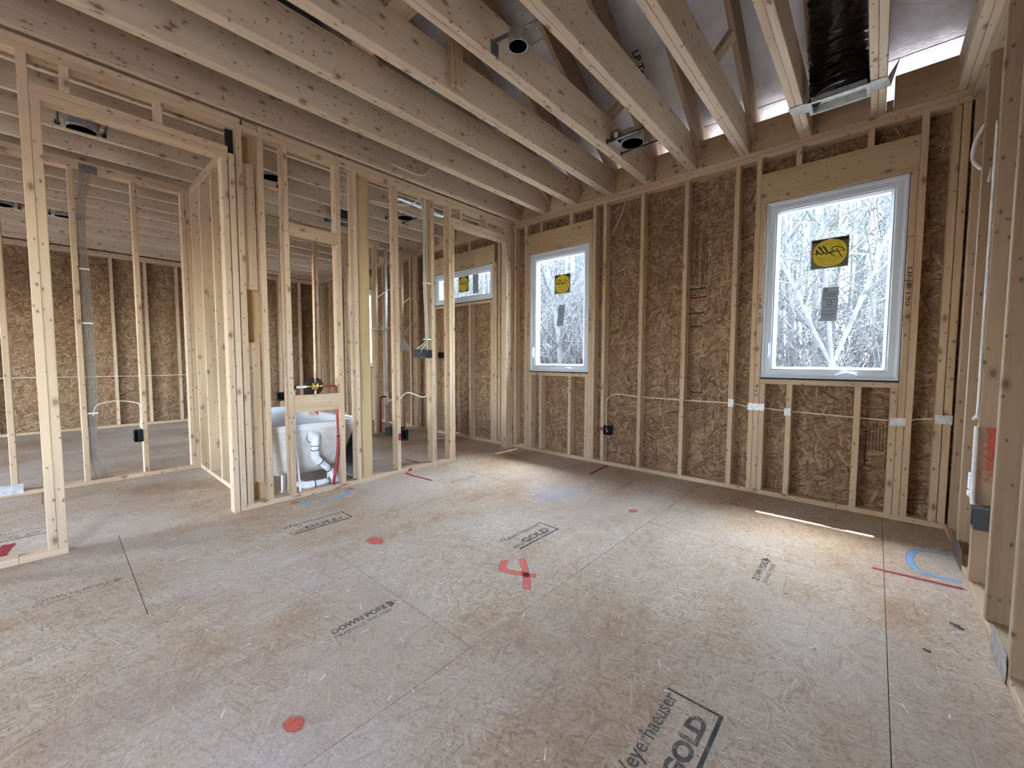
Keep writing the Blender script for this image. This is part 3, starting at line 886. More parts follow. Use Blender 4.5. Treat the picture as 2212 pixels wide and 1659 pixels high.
# ------------------------------------------------------------------ closet wall running away from the partition, hall wall, bath wall, far wall
wc = empty('wall_closet', (-4.3, 1.0, 0), 'short stud wall running away from the partition beside the tub', 'wall', kind='structure')
YC0, YC1 = 0.955, 1.044
board('bottom_plate', wc, (-5.078, YC0, 0), (X0 - 0.001, YC1, Z0), axis='x')
board('top_plate', wc, (-5.078, YC0, Z1), (X0 - 0.001, YC1, Z2 - 0.0006), axis='x')
board('top_plate', wc, (-5.079, YC0, Z2), (P - 0.012, 1.040, ZT), axis='x')
for x in (-3.505, -3.905, -4.312, -4.718, -5.075):
    stud(wc, (x, YC0, Z0), (x + T, YC1, Z1), 'wood_amber' if x == -3.505 else 'wood')
board('blocking', wc, (X0 + 0.0005, 0.950, 1.607), (X0 + T, 1.032, 2.498), 'wood', 'z')
board('blocking', wc, (X0 + 0.0005, 0.950, 0.178), (X0 + T, 1.032, 1.220), 'wood', 'z')

wh = empty('wall_hall', (-5.1, -1.0, 0), 'open stud wall between the hall and the room beyond', 'wall', kind='structure')
HX0, HX1 = -5.169, -5.080
board('bottom_plate', wh, (HX0, -0.305, 0), (HX1, 0.954, Z0), axis='y')
board('bottom_plate', wh, (HX0, YB, 0), (HX1, -0.307, Z0), axis='y')
board('top_plate', wh, (HX0, YB, Z1), (HX1, 0.954, Z2 - 0.0006), axis='y')
board('top_plate', wh, (HX0, YB, Z2), (HX1, 0.954, ZT), axis='y')
for y in (-3.3, -2.9, -2.49, -2.08, -1.68, -1.27, -0.86, -0.66, -0.262, 0.142, 0.530, 0.884, 0.9235 - 0.001):
    stud(wh, (HX0, y, Z0), (HX1, y + T - 0.001, Z1))

wbi = empty('wall_bath', (-5.4, 2.5, 0), 'plumbing stud wall at the back of the bathroom', 'wall', kind='structure')
BX0, BX1 = -5.445, -5.356
board('bottom_plate', wbi, (BX0, 1.046, 0), (BX1, W - 0.001, Z0), axis='y')
board('top_plate', wbi, (BX0, 1.046, Z1), (BX1, W - 0.001, Z2 - 0.0006), axis='y')
board('top_plate', wbi, (BX0, 1.046, Z2), (BX1, W - 0.001, ZT), axis='y')
for y in (1.047, 1.45, 1.86, 2.262, 2.672, 3.092, 3.522, 3.781):
    stud(wbi, (BX0, y, Z0), (BX1, y + T, Z1))

wf = empty('wall_far', (XF, 0, 0), 'far exterior stud wall with dark strand board sheathing', 'wall', kind='structure')
board('bottom_plate', wf, (XF - DP, YB, 0), (XF, W - 0.001, Z0), axis='y')
board('top_plate', wf, (XF - DP, YB, Z1), (XF, W - 0.001, Z2 - 0.0006), axis='y')
board('top_plate', wf, (XF - DP, YB, Z2), (XF, W - 0.001, ZT), axis='y')
for k in range(-9, 8):
    y = 0.652 + 0.4064 * k
    stud(wf, (XF - DP, y, Z0), (XF, y + T, Z1))
y = YB
while y < W:
    y1 = min(y + 1.219, W + 0.09)
    sheet('sheathing_panel', wf, (XF - DP - 0.0005 - 0.011, y + 0.0015, -0.25), (0, 1, 0), (0, 0, 1), y1 - y - 0.003, 3.08, 0.011, 'osb_wall')
    y = y1

# ------------------------------------------------------------------ right wall
wr = empty('wall_right', (RX, 2.0, 0), 'open stud wall closing the right side of the room', 'wall', kind='structure')
board('bottom_plate', wr, (RX, 2.34, 0), (RX + DP, W - 0.001, Z0), 'wood', 'y')
board('bottom_plate', wr, (RX, YB, 0), (RX + DP, 1.985, Z0), 'wood', 'y')
board('bottom_plate', wr, (RX, 1.986, 0), (RX + DP, 2.339, Z0), 'wood', 'y')
board('top_plate', wr, (RX + 0.0015, YB, Z1), (RX + DP, W - 0.001, Z2 - 0.0006), 'wood_right_dim', 'y')
board('top_plate', wr, (RX + 0.0015, YB, Z2), (RX + DP, W - 0.001, ZT), 'wood_right_dim', 'y')
for y in (3.300, 2.905, 2.503, 2.100, 1.695, 1.290, 0.885, 0.480, 0.07, -0.33, -0.74, -2.77, -3.18):
    stud(wr, (RX, y, Z0), (RX + DP, y + T, Z1), 'wood_right_dim')
stud(wr, (RX + 0.012, 3.745, Z0), (RX + DP, 3.783, Z1), 'wood_right_dim')
stud(wr, (RX + 0.012, 3.7835, Z0), (RX + DP, W - 0.001, Z1), 'wood_right_dim')
y = YB
while y < W:
    y1 = min(y + 1.219, W + 0.09)
    sheet('sheathing_panel', wr, (RX + DP + 0.0005, y + 0.0015, -0.25), (0, 1, 0), (0, 0, 1), y1 - y - 0.003, 3.08, 0.011, 'osb_wall', [(-2.35 - y, 0.85, -1.35 - y, 2.45)])  # the hole is an added opening behind the camera, for side light
    y = y1
board('header', wr, (RX, -2.73, 2.2), (RX + DP, -0.742, 2.43), 'wood_right_dim', 'y')  # head of the added light opening
board('window_sill_plate', wr, (RX, -2.73, 0.56), (RX + DP, -0.742, 0.598), 'wood_right_dim', 'y')  # sill of the added light opening
stroke('paint_mark', wr, [(RX + 0.05, 2.9035, 0.79), (RX + 0.048, 2.9035, 0.70), (RX + 0.045, 2.9035, 0.60), (RX + 0.04, 2.9035, 0.52)], 0.072, 'spray_red', normal=(0, -1, 0), soft=0.3, fade=0.75)

# ------------------------------------------------------------------ rear wall behind the camera
wre = empty('wall_rear', (-4, YB, 0), 'rear exterior wall behind the viewer with openings added to let in light', 'wall', kind='structure')
REAR_LIGHT_OPENINGS = [(-6.4, -5.6, 0.05, 2.2), (-4.7, -4.0, 0.05, 2.2)]  # openings added behind the camera to let daylight in
board('bottom_plate', wre, (-9.19, YB - DP, 0), (RX + DP, YB, Z0), axis='x')
board('top_plate', wre, (-9.19, YB - DP, Z1), (RX + DP, YB, Z2 - 0.0006), axis='x')
board('top_plate', wre, (-9.19, YB - DP, Z2), (RX + DP, YB, ZT), axis='x')
for k in range(24):
    x = -9.19 + 0.4064 * k
    if not any(a - 0.03 < x < b for a, b, c, d in REAR_LIGHT_OPENINGS):
        stud(wre, (x, YB - DP, Z0), (x + T, YB, Z1))
for a, b in zip((-9.2, -7.98, -6.76, -5.54, -4.32, -3.10, -1.88, -0.66), (-7.98, -6.76, -5.54, -4.32, -3.10, -1.88, -0.66, 0.48)):
    holes = [(r_[0] - a, r_[2] + 0.25, r_[1] - a, r_[3] + 0.25) for r_ in REAR_LIGHT_OPENINGS if r_[1] > a and r_[0] < b]
    sheet('sheathing_panel', wre, (a + 0.002, YB - DP - 0.0005, -0.25), (1, 0, 0), (0, 0, 1), b - a - 0.004, 3.08, 0.0110, 'osb_wall', holes)

# ------------------------------------------------------------------ ceiling joists and blocking
ceil_ = empty('ceiling', (-4, 0, ZT), 'open ceiling of wooden joists running towards the window wall', 'ceiling', kind='structure')
def xr(k): return -0.018 - 0.4064 * k
for k in range(-1, 23):
    r = xr(k)
    if k == 8:
        board('joist', ceil_, (r - 0.0375, YB - 0.2, ZT + 0.0005), (r, W + 0.075, ZJ), 'wood_pink', 'y')
    elif k < 8:
        board('joist', ceil_, (r - 0.0375, YB - 0.2, ZT + 0.0005), (r, W + 0.075, ZJ), 'wood_joist_lit', 'y')
    else:
        board('joist', ceil_, (r - 0.0375, YB - 0.2, ZT + 0.0005), (r, W + 0.075, ZJ - 0.002), 'wood_joist_lit', 'y')
    if k < 9:
        board('joist', ceil_, (r - 0.0765, YB - 0.2, ZT + 0.0005 + 0.001 * (k % 2)), (r - 0.039, W + 0.075, ZJ), 'wood_joist_lit', 'y')
for k in range(-1, 22):
    a = xr(k + 1) + 0.0385
    b = xr(k) - (0.077 if k < 9 else 0.038)
    board('blocking', ceil_, (a, W + 0.012, ZT + 0.0005), (b, W + 0.050, ZJ - 0.004 * random.random()), 'wood_header' if k % 3 else 'wood', 'x')
for k in range(0, 23):
    board('blocking', ceil_, (xr(k) + 0.0008, W + 0.012, ZT + 0.0005), (xr(k) + 0.0378, W + 0.050, 2.852), 'wood_header', 'z')
# scrap nailed to a joist
sb = board('joist_scab', ceil_, (-2.046, 1.70, 2.80), (-2.008, 1.79, 3.15), 'wood_header', 'z', extra=Matrix.Rotation(0.06, 4, 'X'))

# ------------------------------------------------------------------ roof
roof = empty('roof', (-4, 0, 3), 'underside of the roof with rafters and foil faced sheathing', 'roof', kind='structure')
SL = 0.64
ANG = math.atan(SL)
A0 = 3.10
def zs(y): return A0 + SL * (W + DP - y)
CA = math.cos(ANG)
def slope_board(name, x0, x1, y0, y1, below, depth, mat, sgn=1):
    """rafter whose top lies 'below' under the sheathing; y0 > y1 (eave to ridge)"""
    L_ = (y0 - y1) / CA
    me = prism(L_, x1 - x0, depth, 0.003, mat)
    o = bpy.data.objects.new(name, me)
    yc = (y0 + y1) / 2
    zc = zs(yc) - below - depth / 2 / CA
    # local X -> up slope direction (0,-CA,SA); local Y -> x ; local Z -> normal
    ex = Vector((0, -CA, math.sin(ANG)))
    ez = Vector((0, math.sin(ANG), CA))
    ey = ez.cross(ex)
    if sgn < 0:
        ex = Vector((0, CA, math.sin(ANG))); ez = Vector((0, -math.sin(ANG), CA)); ey = ez.cross(ex); yc = -yc
    mw = Matrix(((ex.x, ey.x, ez.x, (x0 + x1) / 2), (ex.y, ey.y, ez.y, yc), (ex.z, ey.z, ez.z, zc), (0, 0, 0, 1)))
    return put(o, mw, roof)
EAVE = 4.508
for k in range(-1, 23):
    r = xr(k) + 0.0005
    if k == 0: r = xr(k) - 0.0765 - T
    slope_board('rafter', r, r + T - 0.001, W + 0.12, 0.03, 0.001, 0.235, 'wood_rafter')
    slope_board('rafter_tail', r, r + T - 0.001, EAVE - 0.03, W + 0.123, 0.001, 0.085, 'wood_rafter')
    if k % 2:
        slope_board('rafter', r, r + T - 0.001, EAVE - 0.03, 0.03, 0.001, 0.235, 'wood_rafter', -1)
courses = [EAVE, 3.866, 2.839, 1.812, 0.785, 0.0]
for ci in range(len(courses) - 1):
    ya, yb = courses[ci], courses[ci + 1]
    x = -9.4 + (1.2 if ci % 2 else 0)
    xs = [-9.4]
    while x < 0.6:
        if x > -9.3: xs.append(x)
        x += 2.44
    xs.append(0.62)
    for xa, xb in zip(xs[:-1], xs[1:]):
        h = (ya - yb) / CA
        # underside faces down: local Z points down-out so that thickness goes up
        sheet('roof_panel', roof, (xb - 0.002, ya - 0.003 * CA, zs(ya) + 0.003 * SL * CA), (-1, 0, 0), (0, -CA, math.sin(ANG)), xb - xa - 0.004, h - 0.006, 0.012, 'foil')
# weather skin above
def roof_skin(x0, x1, y0, y1, lift, t, mat, mirror=False):
    s = -1 if mirror else 1
    v = [(x0, s * y0, zs(y0) + lift), (x1, s * y0, zs(y0) + lift), (x1, s * y1, zs(y1) + lift), (x0, s * y1, zs(y1) + lift)]
    v += [(a, b, c + t) for a, b, c in v]
    f = [(0, 1, 2, 3), (7, 6, 5, 4), (0, 4, 5, 1), (1, 5, 6, 2), (2, 6, 7, 3), (3, 7, 4, 0)]
    raw('roof_skin', v, f, mat, roof)
roof_skin(-9.45, 0.66, EAVE + 0.005, 0.0, 0.020, 0.012, 'roofing')
roof_skin(-9.45, 0.66, EAVE, 0.0, 0.003, 0.03, 'roofing', True)
board('shading_fascia', roof, (-1.45, EAVE - 0.028, 2.553), (0.62, EAVE, zs(EAVE) + 0.006), 'wood', 'x')  # unseen eave board, set to let only a thin sun strip in
board('shading_fascia', roof, (-9.4, EAVE - 0.028, 2.447), (-1.452, EAVE, zs(EAVE) + 0.006), 'wood', 'x')  # made deeper here, out of view, to keep sun from the left windows
for gx in (-9.42, 0.63):
    zr = zs(0) + 0.02
    v = [(gx, -4.6, 2.62), (gx, 4.6, 2.62), (gx, 0, zr)]
    v += [(a + 0.012, b, c) for a, b, c in v]
    raw('gable_panel', v, [(0, 1, 2), (5, 4, 3), (0, 3, 4, 1), (1, 4, 5, 2), (2, 5, 3, 0)], 'osb_wall', roof)
# braces between rafters
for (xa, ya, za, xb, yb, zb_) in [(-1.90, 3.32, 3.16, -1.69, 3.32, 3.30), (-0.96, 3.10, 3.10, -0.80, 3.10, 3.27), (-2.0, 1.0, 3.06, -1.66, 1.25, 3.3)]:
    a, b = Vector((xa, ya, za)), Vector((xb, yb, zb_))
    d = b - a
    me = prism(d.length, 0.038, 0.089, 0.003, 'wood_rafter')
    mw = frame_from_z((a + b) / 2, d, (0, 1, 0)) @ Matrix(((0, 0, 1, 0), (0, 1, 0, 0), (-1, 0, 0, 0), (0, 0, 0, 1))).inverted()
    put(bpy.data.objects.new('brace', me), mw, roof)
board('strongback', roof, (-2.45, 1.28, ZJ + 0.001), (-1.23, 1.42, ZJ + 0.039), 'wood', 'x')
ydir = Vector((0, CA, -math.sin(ANG)))
lettering('lp', roof, (-1.562, 3.19, zs(3.19) - 0.002), ydir, (1, 0, 0), 0.26, 0.055, 'marker_black', 'handwritten_note')
boxes('handwritten_rule', roof, [((-1.590, 3.19, zs(3.22) - 0.004), (-1.580, 3.25, zs(3.22) - 0.002))], 'marker_black')

# ------------------------------------------------------------------ ground outside
def ground():
    vs, fs = [], []
    nx, ny = 30, 22
    for j in range(ny):
        for i in range(nx):
            x = -95 + i * 5.0
            y = -28 + j * 5.0
            z = -0.95 + 0.012 * max(0, y - 8) + 0.12 * math.sin(x * 0.35) * math.cos(y * 0.27)
            if -12 < x < 4 and -8 < y < 9: z = -0.95
            vs.append((x, y, z))
    for j in range(ny - 1):
        for i in range(nx - 1):
            fs.append((j * nx + i, j * nx + i + 1, (j + 1) * nx + i + 1, (j + 1) * nx + i))
    o = raw('ground', vs, fs, 'leaf_litter', None, None, smooth=True)
    tag(o, 'leaf covered ground outside under the bare trees', 'ground', kind='structure')
ground()

# ------------------------------------------------------------------ bathtub
tub = empty('bathtub', (-4.24, 1.46, 0), 'white alcove bathtub standing behind the partition studs', 'bathtub')
TX0, TX1, TY0, TY1, TZ = -5.02, -3.482, 1.062, 1.862, 0.567
def rrect(x0, x1, y0, y1, r, z, n=5):
    pts = []
    for (cx, cy, a0) in ((x1 - r, y1 - r, 0), (x0 + r, y1 - r, PI / 2), (x0 + r, y0 + r, PI), (x1 - r, y0 + r, 1.5 * PI)):
        for k in range(n + 1):
            a = a0 + (PI / 2) * k / n
            pts.append((cx + r * math.cos(a), cy + r * math.sin(a), z))
    return pts
def loft(name, parent, loops, mat, cap0=False, cap1=False, flip=False):
    vs, fs = [], []
    n = len(loops[0])
    for lp in loops:
        vs += lp
    for i in range(len(loops) - 1):
        for k in range(n):
            k2 = (k + 1) % n
            fs.append((i * n + k, i * n + k2, (i + 1) * n + k2, (i + 1) * n + k))
    if cap0: fs.append(tuple(reversed(range(n))))
    if cap1: fs.append(tuple((len(loops) - 1) * n + k for k in range(n)))
    if flip: fs = [tuple(reversed(f)) for f in fs]
    c = (sum(v[0] for v in vs) / len(vs), sum(v[1] for v in vs) / len(vs), 0)
    return raw(name, [(v[0] - c[0], v[1] - c[1], v[2]) for v in vs], fs, mat, parent, Matrix.Translation(c), smooth=True)
loft('basin', tub, [rrect(TX0, TX1, TY0, TY1, 0.02, TZ - 0.045), rrect(TX0, TX1, TY0, TY1, 0.02, TZ - 0.004), rrect(TX0 + 0.006, TX1 - 0.006, TY0 + 0.006, TY1 - 0.006, 0.02, TZ),
                     rrect(TX0 + 0.05, TX1 - 0.045, TY0 + 0.05, TY1 - 0.075, 0.06, TZ), rrect(TX0 + 0.06, TX1 - 0.055, TY0 + 0.06, TY1 - 0.085, 0.07, TZ - 0.012),
                     rrect(TX0 + 0.16, TX1 - 0.085, TY0 + 0.10, TY1 - 0.125, 0.10, 0.30), rrect(TX0 + 0.28, TX1 - 0.12, TY0 + 0.14, TY1 - 0.165, 0.12, 0.19), rrect(TX0 + 0.36, TX1 - 0.2, TY0 + 0.2, TY1 - 0.22, 0.12, 0.17)], 'tub_white', cap1=True)
loft('shell', tub, [rrect(TX0 + 0.02, TX1 - 0.012, TY0 + 0.012, TY1 - 0.03, 0.05, TZ - 0.046), rrect(TX0 + 0.10, TX1 - 0.030, TY0 + 0.035, TY1 - 0.10, 0.09, 0.34),
                     rrect(TX0 + 0.16, TX1 - 0.055, TY0 + 0.06, TY1 - 0.14, 0.12, 0.20), rrect(TX0 + 0.24, TX1 - 0.11, TY0 + 0.11, TY1 - 0.20, 0.14, 0.135), rrect(TX0 + 0.34, TX1 - 0.2, TY0 + 0.2, TY1 - 0.28, 0.12, 0.125)], 'tub_shell', cap1=True, flip=True)
boxes('apron', tub, [((TX0, TY1 - 0.024, 0.012), (TX1, TY1 - 0.006, TZ - 0.046))], 'tub_skirt_shade')
boxes('rib', tub, [((TX1 - 0.028, 1.63, 0.16), (TX1 - 0.006, 1.665, TZ - 0.046))], 'tub_white')
for (fx, fy) in ((-3.62, 1.22), (-3.62, 1.60), (-4.85, 1.25), (-4.85, 1.6)):
    boxes('foot', tub, [((fx - 0.02, fy - 0.006, 0.0), (fx + 0.02, fy + 0.012, 0.15)), ((fx - 0.03, fy - 0.02, 0.0), (fx + 0.03, fy + 0.025, 0.008))], 'tub_white')
raw('sticker_label', [(0, 0, 0), (0, 0.09, 0), (0, 0.09, 0.03), (0, 0, 0.03)], [(0, 1, 2, 3)], 'paper', tub, Matrix.Translation((TX1 + 0.0008, 1.18, TZ - 0.038)))

drain = empty('tub_drain', (-3.47, 1.5, 0), 'white plastic overflow and waste pipe on the end of the bathtub', 'pipe')
DX = -3.452
lathe('overflow_flange', drain, (TX1 - 0.022, 1.428, 0.452), (1, 0, 0), [(0.0, 0), (0.052, 0), (0.052, 0.012), (0.034, 0.018), (0.034, 0.03)], 'pvc_white')
lathe('gasket_ring', drain, (TX1 - 0.026, 1.428, 0.452), (1, 0, 0), [(0.0, 0), (0.057, 0), (0.057, 0.010), (0.0, 0.010)], 'steel_dark')
tube('elbow', drain, [(TX1 - 0.01, 1.428, 0.455), (TX1 + 0.022, 1.424, 0.45), (DX, 1.420, 0.42), (DX, 1.418, 0.385)], 0.031, 'pvc_white', 14)
tube('pipe_section', drain, [(DX, 1.418, 0.385), (DX, 1.417, 0.335)], 0.026, 'pvc_white', 14, 0)
tube('coupling', drain, [(DX, 1.417, 0.345), (DX, 1.417, 0.300), (DX, 1.430, 0.268), (DX, 1.455, 0.243)], 0.0315, 'pvc_white', 14)
tube('pipe_section', drain, [(DX, 1.45, 0.248), (DX, 1.545, 0.152)], 0.026, 'pvc_white', 14, 0)
tube('coupling', drain, [(DX, 1.535, 0.162), (DX, 1.562, 0.132), (DX, 1.575, 0.10), (DX, 1.576, 0.07)], 0.031, 'pvc_white', 14)
tube('tee', drain, [(DX, 1.61, 0.062), (DX, 1.53, 0.064)], 0.033, 'pvc_white', 14, 0)
tube('pipe_section', drain, [(DX, 1.535, 0.064), (DX, 1.38, 0.066)], 0.026, 'pvc_white', 14, 0)
tube('coupling', drain, [(DX, 1.40, 0.066), (DX, 1.345, 0.067), (DX - 0.03, 1.325, 0.067), (DX - 0.08, 1.32, 0.068)], 0.031, 'pvc_white', 14)
for (y_, z_) in ((1.4175, 0.384), (1.417, 0.346)):
    lathe('joint_band', drain, (DX, y_, z_), (0, 0, 1), [(0.0, -0.003), (0.0325, -0.003), (0.0325, 0.003), (0.0, 0.003)], 'box_grey', 16)
for (y_, z_, dv) in ((1.459, 0.239, (0, 1, -1)), (1.531, 0.166, (0, 1, -1))):
    lathe('joint_band', drain, (DX, y_, z_), dv, [(0.0, -0.003), (0.0325, -0.003), (0.0325, 0.003), (0.0, 0.003)], 'box_grey', 16)
for y_ in (1.528, 1.403):
    lathe('joint_band', drain, (DX, y_, 0.0645), (0, 1, 0), [(0.0, -0.003), (0.0335, -0.003), (0.0335, 0.003), (0.0, 0.003)], 'box_grey', 16)
dv = Vector((0, 1, -1)).normalized()
lettering('pvc', drain, (DX + 0.0268, 1.468, 0.222), dv, Vector((0, 0.7071, 0.7071)), 0.07, 0.014, 'ink_label')

valve = empty('shower_valve', (P - 0.06, 1.424, 0.88), 'brass tub and shower valve with round black plate', 'valve')
VX = P - 0.07
lathe('mounting_plate', valve, (VX - 0.012, 1.424, 0.879), (1, 0, 0), [(0.0, 0), (0.074, 0), (0.074, 0.008), (0.060, 0.012), (0.0, 0.012)], 'box_black', 28)
lathe('valve_body', valve, (VX, 1.424, 0.879), (1, 0, 0), [(0.0, 0), (0.026, 0), (0.026, 0.03), (0.016, 0.042), (0.0, 0.042)], 'brass', 16)
for dy, dz in ((1, 0), (-1, 0), (0, 1), (0, -1), (0.7, 0.7), (-0.7, 0.7), (0.7, -0.7), (-0.7, -0.7)):
    ln = 0.072 if dz == 0 else 0.034
    tube('valve_port', valve, [(VX + 0.018, 1.424, 0.879), (VX + 0.018, 1.424 + dy * ln, 0.879 + dz * ln)], 0.009, 'brass', 10, 0)
tube('riser', valve, [(VX + 0.018, 1.424, 0.905), (VX + 0.018, 1.426, 1.3), (VX + 0.018, 1.428, 1.80), (VX + 0.018, 1.428, 1.95)], 0.0085, 'copper', 10)
tube('spout_stub', valve, [(VX + 0.018, 1.424, 0.85), (VX + 0.018, 1.424, 0.69), (VX + 0.01, 1.440, 0.652), (VX - 0.02, 1.43, 0.646), (VX - 0.09, 1.415, 0.645)], 0.009, 'copper', 10)
pw = empty('supply_pipe', (P - 0.05, 1.26, 0), 'white supply tube feeding the left side of the shower valve', 'pipe')
tube('tube_run', pw, [(VX + 0.018, 1.262, 0.868), (VX + 0.02, 1.256, 0.80), (VX + 0.02, 1.252, 0.6), (VX + 0.02, 1.253, 0.42), (VX + 0.025, 1.266, 0.24), (VX + 0.03, 1.278, 0.038)], 0.0105, 'pex_white', 10)
tube('branch', pw, [(VX + 0.018, 1.262, 0.876), (VX + 0.018, 1.352, 0.879)], 0.0105, 'pex_white', 10, 0)
tube('elbow_fitting', pw, [(VX + 0.018, 1.272, 0.877), (VX + 0.018, 1.256, 0.872), (VX + 0.018, 1.256, 0.855)], 0.014, 'box_black', 10)
pr = empty('supply_pipe', (P - 0.05, 1.6, 0), 'red supply tube hanging beside the tub drain', 'pipe')
tube('tube_run', pr, [(VX + 0.015, 1.592, 0.872), (VX + 0.015, 1.598, 0.80), (VX + 0.02, 1.600, 0.678), (VX + 0.025, 1.603, 0.55), (VX + 0.03, 1.602, 0.437), (VX + 0.035, 1.585, 0.271), (VX + 0.035, 1.544, 0.036)], 0.0125, 'pex_red', 10)
tube('branch', pr, [(VX + 0.016, 1.497, 0.879), (VX + 0.016, 1.592, 0.874)], 0.010, 'pex_red', 10, 0)
tube('pipe_clip', pr, [(VX + 0.045, 1.582, 0.445), (VX + 0.045, 1.605, 0.445)], 0.006, 'box_black', 8, 0)

# vent stack in the bath wall
vp = empty('vent_stack', (-5.40, 3.27, 0), 'white plastic vent pipe rising in the bathroom plumbing wall', 'pipe')
tube('pipe_section', vp, [(-5.398, 3.272, 0.62), (-5.396, 3.284, 2.69)], 0.0245, 'pvc_white', 14, 0)
tube('tee', vp, [(-5.398, 3.271, 0.42), (-5.398, 3.272, 0.63)], 0.031, 'pvc_white', 14, 0)
tube('tee_branch', vp, [(-5.398, 3.272, 0.50), (-5.345, 3.315, 0.502)], 0.028, 'pvc_white', 14, 0)
tube('pipe_section', vp, [(-5.398, 3.270, 0.04), (-5.398, 3.271, 0.43)], 0.0245, 'pvc_white', 14, 0)
strap = tube('pipe_strap', None, [(-5.345, 2.99, 1.525), (-5.345, 3.14, 1.530), (-5.345, 3.30, 1.545), (-5.345, 3.60, 1.586)], 0.009, 'galvanized', 6)
tag(strap, 'thin grey metal strap holding the vent pipe to the bathroom studs', 'strap')
rp = tube('supply_pipe', None, [(-5.39, 3.272 + 0.07, 0.545), (-5.385, 3.21, 0.555), (-5.385, 3.163, 0.53), (-5.385, 3.158, 0.3), (-5.385, 3.157, 0.038)], 0.014, 'pex_red', 10)
tag(rp, 'red supply pipe rising beside the vent stack in the bathroom', 'pipe')
pp = boxes('shower_pan_box', None, [((-5.34, 3.20, 0.0), (-5.20, 3.42, 0.10))], 'box_grey')
tag(pp, 'small grey box on the bathroom floor below the vent stack', 'box')
pap = raw('paper_sheet', [(-5.3455, 3.515, 1.455), (-5.3375, 3.46, 1.25), (-5.3455, 3.47, 1.235), (-5.3505, 3.655, 1.238), (-5.3435, 3.645, 1.29), (-5.3475, 3.515, 1.4545), (-5.3485, 3.46, 1.2495), (-5.3485, 3.47, 1.2345), (-5.3535, 3.655, 1.2375), (-5.3465, 3.645, 1.2895)],
          [(0, 1, 2), (0, 2, 3, 4), (7, 6, 5), (9, 8, 7, 5)], 'paper')
tag(pap, 'white sheet of paper pinned to a bathroom stud', 'paper')

# ------------------------------------------------------------------ electrical boxes
def elec_box(name, loc, ux, uy, uz, w, h, d, mat, label, group=None, gangs=1):
    """open box: ux width, uy height, uz towards the room (open face); loc = centre of the open face"""
    root = empty(name, loc, label, 'electrical box', group)
    ux, uy, uz = Vector(ux), Vector(uy), Vector(uz)
    mw = Matrix(((ux.x, uy.x, uz.x, loc[0]), (ux.y, uy.y, uz.y, loc[1]), (ux.z, uy.z, uz.z, loc[2]), (0, 0, 0, 1)))
    t = 0.003
    vs, fs = [], []
    a, b = w / 2, h / 2
    boxgeo(vs, fs, (-a, -b, -d), (a, b, -d + t))
    boxgeo(vs, fs, (-a, -b, -d + t), (-a + t, b, 0))
    boxgeo(vs, fs, (a - t, -b, -d + t), (a, b, 0))
    boxgeo(vs, fs, (-a + t, -b, -d + t), (a - t, -b + t, 0))
    boxgeo(vs, fs, (-a + t, b - t, -d + t), (a - t, b, 0))
    raw('box_shell', vs, fs, mat, root, mw)
    for g in range(gangs):
        gx = -a + (g + 0.5) * w / gangs
        vs, fs = [], []
        boxgeo(vs, fs, (gx - 0.007, b - 0.012, -0.012), (gx + 0.007, b + 0.004, 0.0005))
        boxgeo(vs, fs, (gx - 0.007, -b - 0.004, -0.012), (gx + 0.007, -b + 0.012, 0.0005))
        raw('screw_tab', vs[:8], fs[:6], mat, root, mw)
        raw('screw_tab', vs[8:], fs[:6], mat, root, mw)
    for s in (-1, 1):
        vs, fs = [], []
        boxgeo(vs, fs, (-a - 0.004, s * b * 0.55 - 0.006, -d * 0.75), (-a, s * b * 0.55 + 0.006, -d * 0.2))
        raw('nail_bracket', vs, fs, mat, root, mw)
    return root
BR = ((1, 0, 0), (0, 0, 1), (0, -1, 0))        # on the window wall, facing the room
LR = ((0, 1, 0), (0, 0, 1), (1, 0, 0))         # on the partition, facing the room
b1 = elec_box('outlet_box', (-2.071, W - 0.010, 0.365), *BR, 0.078, 0.088, 0.07, 'box_black', 'black outlet box on a stud between the two large windows')
tube('wire_tail', b1, [(-2.075, W + 0.03, 0.40), (-2.085, W - 0.004, 0.385), (-2.06, W - 0.008, 0.365), (-2.08, W - 0.006, 0.345)], 0.003, 'cable_white', 6)
blob('paint_mark', wb, (-2.134, W - 0.0009, 0.375), 0.015, 0.03, 'spray_dark_red', (1, 0, 0), (0, 0, 1))
elec_box('outlet_box', (P + 0.012, 2.233, 0.372), *LR, 0.068, 0.104, 0.07, 'box_black', 'black outlet box low on the partition beside a red paint mark')
elec_box('switch_box', (P + 0.012, 2.476, 1.158), *LR, 0.175, 0.088, 0.075, 'box_grey', 'grey three gang switch box on the partition under a cable bundle', gangs=3)
elec_box('outlet_box', (-4.815, W - 0.010, 1.165), *BR, 0.10, 0.085, 0.07, 'box_black', 'black box on the bathroom window wall seen between partition studs')
elec_box('outlet_box', (-5.067, 0.500, 0.388), *LR, 0.062, 0.108, 0.07, 'box_black', 'black outlet box low on the hall stud wall')
elec_box('outlet_box', (-5.345, 1.815, 0.65), *LR, 0.055, 0.10, 0.07, 'box_black', 'black box on the bathroom back wall seen above the tub')
rb = elec_box('outlet_box', (RX - 0.006, 2.862, 0.365), (0, -1, 0), (0, 0, 1), (-1, 0, 0), 0.082, 0.10, 0.075, 'box_grey', 'dark outlet box on the right wall below a red sprayed stud')

